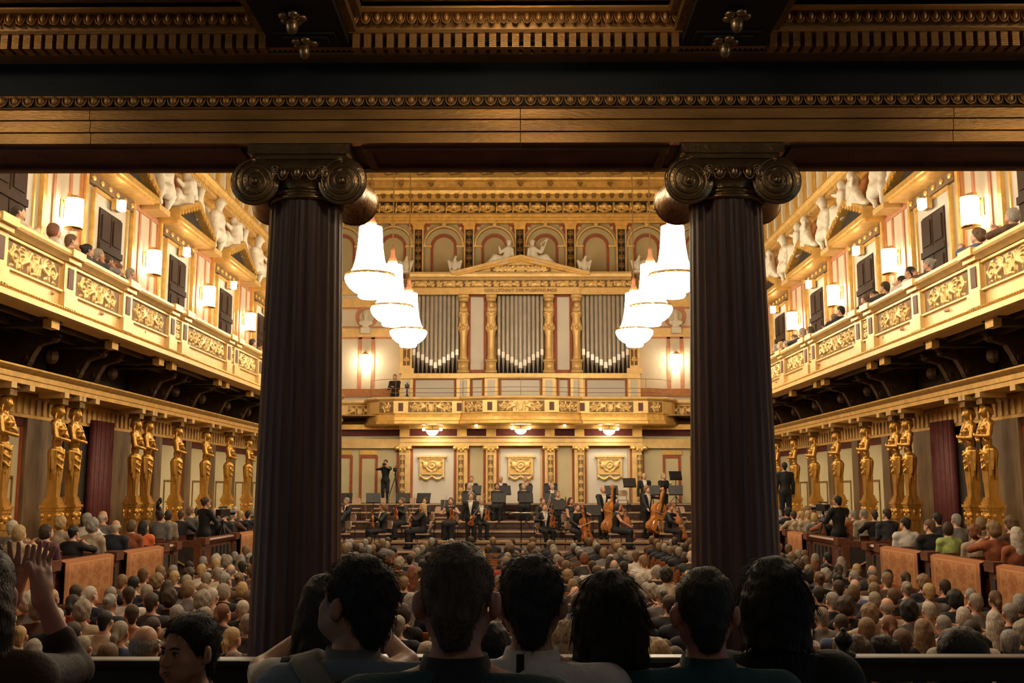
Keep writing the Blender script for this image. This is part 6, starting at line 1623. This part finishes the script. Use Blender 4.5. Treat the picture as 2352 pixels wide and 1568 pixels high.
# stands
SPX = [(793, 38.0), (858, 38.0), (926, 38.4), (973, 38.4), (1077, 38.3), (1090, 40.95), (1146, 38.3), (1158, 40.95), (1208, 40.95), (1208, 38.3), (1264, 40.95), (1266, 38.4), (1282, 36.6), (1362, 34.6), (1404, 40.6), (1446, 41.2), (1500, 39.4), (1552, 43.0), (1552, 39.6), (1030, 36.6)]
SPX.sort()
for i, (px, y) in enumerate(SPX):
    yy = y-.55 if y in (40.95,) else y
    music_stand(px, yy, 'black music stand on stage, %s from the left%s' % (words_(i), ', in the rear rows' if y > 39 else ''), PI*0+.25*math.sin(i*1.7), .0)
t = thing('conductor_stand', 'conductor stand with open white score at centre stage', 'music stand', (at(1197, 1122, 32.6).x, 32.6, R(-1.84)))
MB().box(-.36, .36, -.24, .24, 1.06, 1.08, Matrix.Rotation(.06, 4, 'X')).build('desk', M['black'], t); MB().tube([(0, 0, .03), (0, 0, 1.06)], .02).build('pole', M['black'], t); MB().lathe([(.02, .05), (.22, .02), (.23, 0)], 16).build('base', M['black'], t)
sco = thing('open_score', 'open white score lying on the conductor stand', 'score', (at(1197, 1122, 32.6).x, 32.6, R(-1.84)+1.10))
for sx in (-1, 1): MB().prism([(0, -.2, .0), (sx*.10, -.2, .022), (sx*.30, -.2, .008), (sx*.30, -.2, 0)], (0, .4, 0)).build('page', M['paper'], sco)
for i, (px, y) in enumerate(((815, 39.6), (872, 39.6), (952, 39.6), (1012, 37.4), (1430, 41.4), (1560, 37.6))):
    stage_chair(at(px, 1122, y).x, y, PI, 'empty padded stage chair, %s from the left' % words_(i))
# photographer standing left on the top tier, tripod beside
def tripod(loc, label, hcam=1.5, rot=0):
    t = thing('camera_tripod', label, 'tripod', loc, rot, 'camera tripods')
    for k in range(3):
        a = k*2.094+.4; MB().tube([(0, 0, hcam-.2), (.36*math.cos(a), .36*math.sin(a), .01)], [.022, .014], 6).build('leg', M['black'], t)
    MB().tube([(0, 0, hcam-.25), (0, 0, hcam)], .03).build('head', M['black'], t)
    c = MB().box(-.08, .08, -.16, .16, hcam, hcam+.16).build('camera_body', M['black'], t); MB().tube([(0, .16, hcam+.08), (0, .36, hcam+.08)], [.05, .065], 12).build('lens', M['ebony'], c); MB().tube([(0, -.14, hcam+.2), (0, .12, hcam+.22)], .02).build('handle', M['black'], c)
    MB().tube([(0, -.1, hcam), (.1, -.45, hcam-.15)], .012).build('pan_bar', M['black'], t)
    return t
o, Mw, f = musician(885, 43.4, PI-.2, 'photographer in black standing on the top tier at left', sit=False, tux=False, hair='short', hc='black', hL=(-.06, .20, 1.52), hR=(.06, .20, 1.52), poleL=(-1, 0, -.6), poleR=(1, 0, -.6), group=None)
t = MB().box(-.07, .07, .16, .22, 1.54, 1.64); t.tube([(0, .22, 1.59), (0, .30, 1.59)], .04, 10); t = t.build('photo_camera', M['black']); t.matrix_world = Mw; tag(t, 'black camera held at the face of the standing photographer', 'camera')
tripod((at(908, 1122, 43.3).x, 43.3, R(-.6)), 'black tripod with camera beside the standing photographer', 1.30, PI)
# camera crew on the organ balcony
musician(903, 44.3, PI-.3, 'cameraman in dark shirt standing on the organ balcony', sit=False, tux=False, hair='short', hc='light brown', floor=wz(950, YB), hL=(-.1, .32, 1.2), hR=(.12, .3, 1.15), group=None)
tripod((at(932, 1122, 44.0).x, 44.0, wz(950, YB)), 'black camera on tripod on the organ balcony', 1.15, PI)
bpart(MB().box(-9.4, 9.4, YB+.4, YO+.5, bz(950)-.05, bz(950)), 'floor_slab', M['gold_dark'])
# camera crew in the boxes
def box_operator(side, px, X, lab, labt, **kw):
    s = -1 if side == 'left' else 1
    y = X*FPX/abs(1196-px)
    return y
yl = 24.6
o, Mw, f = musician(484, 24.8, -.55, 'camera operator in black with pinned hair standing in left box', sit=False, tux=False, fem=True, hair='bun', hc='dark brown', floor=ZBOX, hL=(-.05, .42, 1.30), hR=(.16, .38, 1.25), sc=.98, group=None)
o.location.x = -7.42; tripod((-7.15, 25.35, ZBOX), 'video camera on tripod beside the operator in the left box', 1.30, -.5)
o, Mw, f = musician(1910, 24.9, .35, 'cameraman in black standing in the right box', sit=False, tux=False, hair='short', hc='black', floor=ZBOX, hL=(-.18, .34, 1.28), hR=(.02, .40, 1.38), sc=1.0, group=None)
o.location.x = 7.45; tripod((7.25, 25.45, ZBOX), 'video camera on tripod in front of the right box cameraman', 1.42, .45)
o, Mw, f = musician(1790, 31.0, 0, 'man in black standing by the right column behind the box', sit=False, tux=False, hair='short', hc='black', floor=ZBOX+.62, sc=1.02, group=None)
o.location = (7.75, 31.0, R(-1.05))
pl = MB().box(7.2, 8.3, 30.6, 31.4, ZBOX, R(-1.052)).build('standing_box', M['box_wood']); tag(pl, 'dark wooden platform under the man standing by the right column', 'platform')

ps = thing('leafy_stand', 'tall dark leafy stand against the wall of the left box', 'stand', (-8.5, 24.75, ZBOX))
MB().tube([(0, 0, .03), (0, 0, 1.7)], .02).build('pole', M['black'], ps); MB().lathe([(.02, .04), (.18, .02), (.2, 0)], 14).build('base', M['black'], ps)
for k in range(7): MB().ell((.035*math.cos(k*2.2), .035*math.sin(k*2.2), 1.25+.07*k), (.045, .04, .08), 8, 5).build('leaf_cluster', M['black'], ps, True)
# ================================================================== PEOPLE STANDING IN FRONT, REAR ROW
def strands(me, n, length, rad, seed, down=.8, lift=.35, curl=0.0, spread=.25):
    nv = len(me.vertices); co = np.empty(nv*3, np.float32); me.vertices.foreach_get('co', co); co = co.reshape(-1, 3)
    no = np.empty(nv*3, np.float32); me.vertices.foreach_get('normal', no); no = no.reshape(-1, 3)
    rg = np.random.RandomState(seed); idx = rg.randint(0, nv, n); m = MB()
    for i in idx:
        p = Vector(co[i]); nn = Vector(no[i]); t = Vector((0, -.15, -1)); t = t-nn*t.dot(nn)
        if t.length < .05: t = Vector((rg.normal()*.3, -1, 0))
        t.normalize(); t = t+Vector(rg.normal(size=3))*spread; L = length*(.5+rg.rand())
        pts = [p-nn*.002]
        for k in range(1, 4):
            f = k/3; pts.append(p+nn*(L*lift*f*(1-.4*f))+t*L*down*f+(Vector((math.sin(f*9+i), math.cos(f*7+i), math.sin(f*8)))*curl*L if curl else Vector()))
        m.tube(pts, [rad, rad, rad*.8, rad*.3], 3)
    return m.mesh('hair_strands', True)
def standing(px, y, top, rot, label, hair, hcol, cloth, fem=False, skin=None, hv=.006, bv=.011, nstr=700, strand=(.022, .0007), hair_extra=None, bare=False, nm='person', cloth2=None, wrinkle=.004, collar=None, sleeves='long', floor=STZ, curl=0, lift=.35, **kw):
    x = at(px, 1122, y).x; htop = at(px, top, y).z-floor
    f = fig(False, fem=fem, sleeves=sleeves, **kw)
    sc = htop/((f['HM'] @ Vector((0, 0, .13))).z)
    o = obj(nm, sdf_mesh('person', f['skin'], bv), M['skin'], None, (x, y, floor), rot, skin or SKIN[1]); o.scale = (sc, sc, sc)
    child('shirt', sdf_mesh('shirt', f['top'], bv, (wrinkle, 22, abs(int(px)))), M['cloth'], o, cloth)
    child('trousers', sdf_mesh('trousers', f['bot'], .02), M['cloth'], o, cloth2 or (.02, .02, .025))
    child('shoes', sdf_mesh('shoes', f['shoes'], .015), M['ebony'], o)
    ops = (hair_ops(hair, fem) if hair else [])
    if hair_extra: ops = hair_extra+ops
    if ops:
        hm = sdf_mesh('hair', ops, hv, (.0022, 90, 3) if not curl else (.010, 70, 8)); q = child('hair', hm, M['hair'], o, hcol, f['HM'])
        if nstr: st_ = strands(hm, nstr, strand[0], strand[1], abs(int(px)), curl=curl, lift=lift, spread=.07 if lift < .1 else .25); st_.materials.append(M['hair']); z = obj('hair_strands', st_, None, q, color=hcol); z['kind'] = 'stuff'
    if collar:
        nb = f['nb']; c = MB().lathe([(.061, .044), (.066, .048), (.082, .0), (.094, -.022), (.086, -.030), (.074, -.004)], 30, (0, 0, 0)); c.v = [(p[0]*1.05, p[1]-.012*0+p[2]*.15-.01, p[2]) for p in c.v]
        q = child('collar', c.mesh('collar', True), M['cloth'], o, collar); q.location = nb+Vector((0, -.004, .022))
    tag(o, label, 'person', 'people standing in the foreground')
    return o, f, sc
def band(o, f, d0, d1, nrm, off, name, col, infl=.024):
    ops = inflate(f['tor'], infl)+[cut(f['chest']+Vector(nrm)*(off+d1), nrm), cut(f['chest']+Vector(nrm)*(off+d0), tuple(-v for v in nrm))]
    return child(name, sdf_mesh(name, ops, .009), M['cloth'], o, col)
EAR = (.55, .24, .17)
# bald man in the middle
standing(1050, 2.27, 1240, 0, 'man with cropped balding head and dark collared teal shirt, front centre', 'crop', (.050, .034, .022), (.012, .050, .062), skin=(.42, .19, .13), collar=(.008, .011, .018), nstr=1500, strand=(.006, .0005), lift=.9)
# man turning left with a strap
o, f, sc = standing(818, 2.72, 1274, 0.0, 'black-haired man in blue-grey shirt with shoulder strap, face turned left', 'short', (.010, .009, .009), (.15, .19, .25), head=(.95, .12), skin=(.40, .22, .15), collar=(.14, .15, .16), nstr=1600, strand=(.028, .0007), lift=.5)
band(o, f, -.035, .035, (.72, 0, .69), .06, 'shoulder_strap', (.26, .24, .20))
# woman behind him raising a phone
o, f, sc = standing(752, 3.3, 1318, 0, 'dark-haired person in white T-shirt and grey vest raising both arms', 'long', (.018, .015, .013), (.62, .58, .54), fem=True, sleeves='short', hR=(.10, .42, 1.58), hL=(-.12, .42, 1.55), poleR=(1, .1, -.5), poleL=(-1, .1, -.5), skin=(.48, .27, .18), nstr=600)
child('vest', sdf_mesh('vest', inflate(f['tor'], .020)+[cut(f['nb']+Vector((0, 0, .03)), (0, .3, 1)), cut(f['SL']+Vector((.025, 0, 0)), (-1, 0, 0)), cut(f['SR']+Vector((-.025, 0, 0)), (1, 0, 0))], .011), M['cloth'], o, (.055, .055, .055))
ph = MB().box(-.04, .04, -.005, .005, -.075, .075).build('mobile_phone', M['black']); ph.location = o.location+Vector((0, .56, 1.60))*sc; tag(ph, 'dark mobile phone held up by the person in white T-shirt', 'phone')
# man in light grey shirt
o, f, sc = standing(1220, 2.72, 1275, 0, 'black-haired man in light grey shirt with stand collar', 'short', (.010, .009, .009), (.74, .70, .68), skin=(.46, .25, .17), collar=(.70, .66, .63), nstr=1500, strand=(.020, .0007))
tb = MB().box(-.010, .010, -.096, -.086, -.02, .038).mesh('collar_tab'); q = child('collar_tab', tb, M['black'], o); q.location = f['nb']+Vector((-.030, .004, .026))
# woman with long straight black hair
LONG = [el((0, -.03, .02), (.090, .104, .108), .03), rc((-.045, -.03, -.02), (-.078, -.02, -.22), .050, .045, .05), rc((.045, -.03, -.02), (.078, -.02, -.22), .050, .045, .05), rc((0, -.06, -.02), (0, -.075, -.24), .085, .080, .05)]
standing(1397, 2.88, 1310, 0, 'woman with chin-length straight black hair in black, centre right', 'bob', (.006, .006, .007), (.008, .008, .010), fem=True, hair_extra=LONG, skin=(.5, .28, .2), nstr=1800, strand=(.07, .0006), lift=.05)
# man in teal
standing(1614, 2.75, 1298, 0, 'man with cropped dark hair and ears out in dark teal shirt', 'crop', (.014, .012, .011), (.010, .065, .085), skin=EAR, collar=(.010, .055, .075), nstr=1500, strand=(.008, .0005), lift=.8)
# woman with very long black hair at right
VL = [el((0, -.03, .02), (.088, .102, .108), .03), rc((-.035, -.04, -.02), (-.055, -.05, -.42), .055, .045, .05), rc((.035, -.04, -.02), (.045, -.06, -.42), .055, .05, .05), rc((0, -.065, -.02), (0, -.10, -.45), .08, .07, .05)]
o, f, sc = standing(1768, 3.0, 1280, 0, 'woman with very long black hair in loose black top at right', 'bob', (.006, .006, .007), (.007, .007, .009), fem=True, hair_extra=VL, skin=(.5, .28, .2), nstr=1800, strand=(.09, .0006), lift=.04)
child('sleeve', sdf_mesh('sleeve', [rc(f['SL'], f['EL'], .085, .10, .05), rc(f['SR'], f['ER'], .085, .10, .05), rc(f['SL'], f['SR'], .085, .085, .05)], .014), M['cloth'], o, (.007, .007, .009))
# person in white behind them, and a child
standing(1752, 3.75, 1345, 0, 'person in white blouse mostly hidden behind the long-haired woman', 'bob', (.02, .016, .014), (.66, .60, .56), fem=True, skin=SKIN[0], nstr=0, wrinkle=.010, bv=.012)
standing(1130, 3.7, 1428, 0, 'small dark-haired person in black between the two centre men', 'bob', (.006, .006, .007), (.008, .008, .010), fem=True, skin=SKIN[0], nstr=300)
# clapping person at the left edge
o, f, sc = standing(-22, 2.95, 1262, 0, 'long-haired person in brown top clapping with raised hands at left edge', 'long', (.045, .022, .012), (.060, .032, .022), fem=True, hR=(.075, .22, 1.63), hL=(-.035, .25, 1.63), poleR=(.30, .35, -.8), poleL=(-.4, .35, -.8), hdR=(-.12, .1, 1), hdL=(-.05, .1, 1), hsR=(.35, 1, 0), hsL=(1, .15, 0), skin=(.50, .25, .18), sleeves='none', nstr=700, bv=.0062)
for S, E, W in ((f['SL'], f['EL'], f['WL']), (f['SR'], f['ER'], f['WR'])):
    child('sleeve', sdf_mesh('sleeve', [rc(S, E, .066, .058, .04), rc(E, E+(W-E)*.42, .056, .047, .02)], .010, (.003, 30, 4)), M['cloth'], o, (.045, .026, .020))
# boy looking back
o, f, sc = standing(458, 3.22, 1408, math.radians(136), 'boy with short black hair looking back to the left', 'short', (.008, .008, .009), (.012, .014, .020), head=(math.radians(14), -.04), skin=(.50, .27, .18), detail=True, bv=.0065, hv=.005, nstr=1500, strand=(.022, .0007), collar=(.02, .022, .03))
HMb = f['HM']
for sx in (-1, 1):
    e_ = MB().ell((sx*.031, .0805, .004), (.0125, .008, .0062), 12, 8); child('eye', e_.mesh('eye', True), M['eye_white'], o, None, HMb)
    e_ = MB().ell((sx*.031, .0865, .004), (.0055, .0030, .0055), 12, 8); child('iris', e_.mesh('iris', True), M['black'], o, None, HMb)
    b_ = MB().tube([(sx*.013, .092, .021), (sx*.030, .0915, .027), (sx*.050, .079, .022)], [.003, .004, .002], 6); child('eyebrow', b_.mesh('eyebrow', True), M['black'], o, None, HMb)
    l_ = MB().tube([(sx*.017, .087, .006), (sx*.030, .0885, .0105), (sx*.045, .081, .006)], [.002, .003, .002], 6); child('eyelid', l_.mesh('eyelid', True), M['black'], o, None, HMb)
lp = MB().tube([(-.022, .087, -.058), (-.008, .096, -.055), (0, .0945, -.056), (.008, .096, -.055), (.022, .087, -.058)], [.002, .005, .004, .005, .002], 8); lp.tube([(-.018, .088, -.063), (0, .096, -.065), (.018, .088, -.063)], [.002, .006, .002], 8)
child('lips', lp.mesh('lips', True), M['lips'], o, None, HMb)
# seated heads just beyond the railing, on the raised rear row
def rear(px, y, top, hair, hcol, ccol, proto, label, curl=False, sc=1.0):
    x = at(px, 1122, y).x; b, c, HM, fem = APROTO[proto]
    zt = at(px, top, y).z; s_ = (zt-ZREAR)/((HM @ Vector((0, 0, .13))).z)
    o = obj('person', b, None, None, (x, y, ZREAR), 0, SKIN[0]); o.scale = (s_, s_, s_)
    child('clothing', c, None, o, CCOL[ccol])
    hm = sdf_mesh('hair', hair_ops(hair, fem), .008, (.009, 75, 8) if curl else (.002, 90, 3)); q = child('hair', hm, M['hair'], o, HCOL[hcol], HM)
    st_ = strands(hm, 900 if curl else 500, .035 if curl else .02, .0011, int(px), curl=.5 if curl else 0, lift=.8 if curl else .3); st_.materials.append(M['hair']); z = obj('hair_strands', st_, None, q, color=HCOL[hcol]); z['kind'] = 'stuff'
    tag(o, label, 'person', 'people in the rear row behind the railing')
    bench = thing('rear_seat', 'wooden seat under the '+label.split(' seated')[0], 'seat', (x, y-.24, ZREAR), 0, 'wooden seats of the rear row')
    obj('backrest', BACK, None, bench); obj('seat', SEATM, None, bench, (0, .03, 0))
    for a in (-.26, .26): obj('end_panel', ENDM, None, bench, (a, 0, 0))
HCOL['pale blond'] = (.88, .74, .50)
rear(1288, 6.75, 1430, 'puff', 'pale blond', 'black', 2, 'curly pale blond woman seated just beyond the centre railing', True)
rear(348, 6.2, 1434, 'bald', 'silver', 'charcoal', 0, 'balding grey-haired man seated beyond the left railing')
rear(1948, 5.0, 1458, 'short', 'brown', 'charcoal', 0, 'brown-haired person seated beyond the urn knob')
rear(2012, 5.1, 1458, 'short', 'black', 'black', 0, 'black-haired man seated beyond the right railing')
rear(2188, 4.98, 1450, 'puff', 'black', 'black', 2, 'person with wide black hair seated beyond the right railing')
rear(1508, 6.75, 1468, 'bob', 'blond', 'beige', 2, 'blond person seated beyond the railing right of centre')
# unseen bowl lamps added to light the fascia and the standing people
def added_lamp(x, y, lab, mk='added_lamp'):
    t = thing('ceiling_lamp', lab, 'lamp', (x, y, R(2.36)), 0, 'added bowl lamps of the standing place')
    MB().lathe([(.02, -.12), (.10, -.11), (.17, -.05), (.19, .02), (.17, .03), (.02, .03)], 18).build('glass_bowl', M[mk], t, True)
    MB().tube([(0, 0, .03), (0, 0, .34)], .015).build('stem', M['brass'], t)
defm('added_lamp', (.9, .85, .75), .3, 0, 0, emit=(1, .78, .5), estr=19.0)
added_lamp(0, 4.25, 'unseen added bowl lamp over the middle of the standing place'); added_lamp(-3.4, 4.25, 'unseen added bowl lamp over the left end of the standing place'); added_lamp(3.4, 4.25, 'unseen added bowl lamp over the right end of the standing place')
defm('added_lamp_dim', (.9, .85, .75), .3, 0, 0, emit=(1, .82, .6), estr=17.0)  # extra lamp behind the camera, added as fill on the shirts
added_lamp(.4, -.9, 'dimmer unseen bowl lamp added behind the camera as fill light', 'added_lamp_dim')
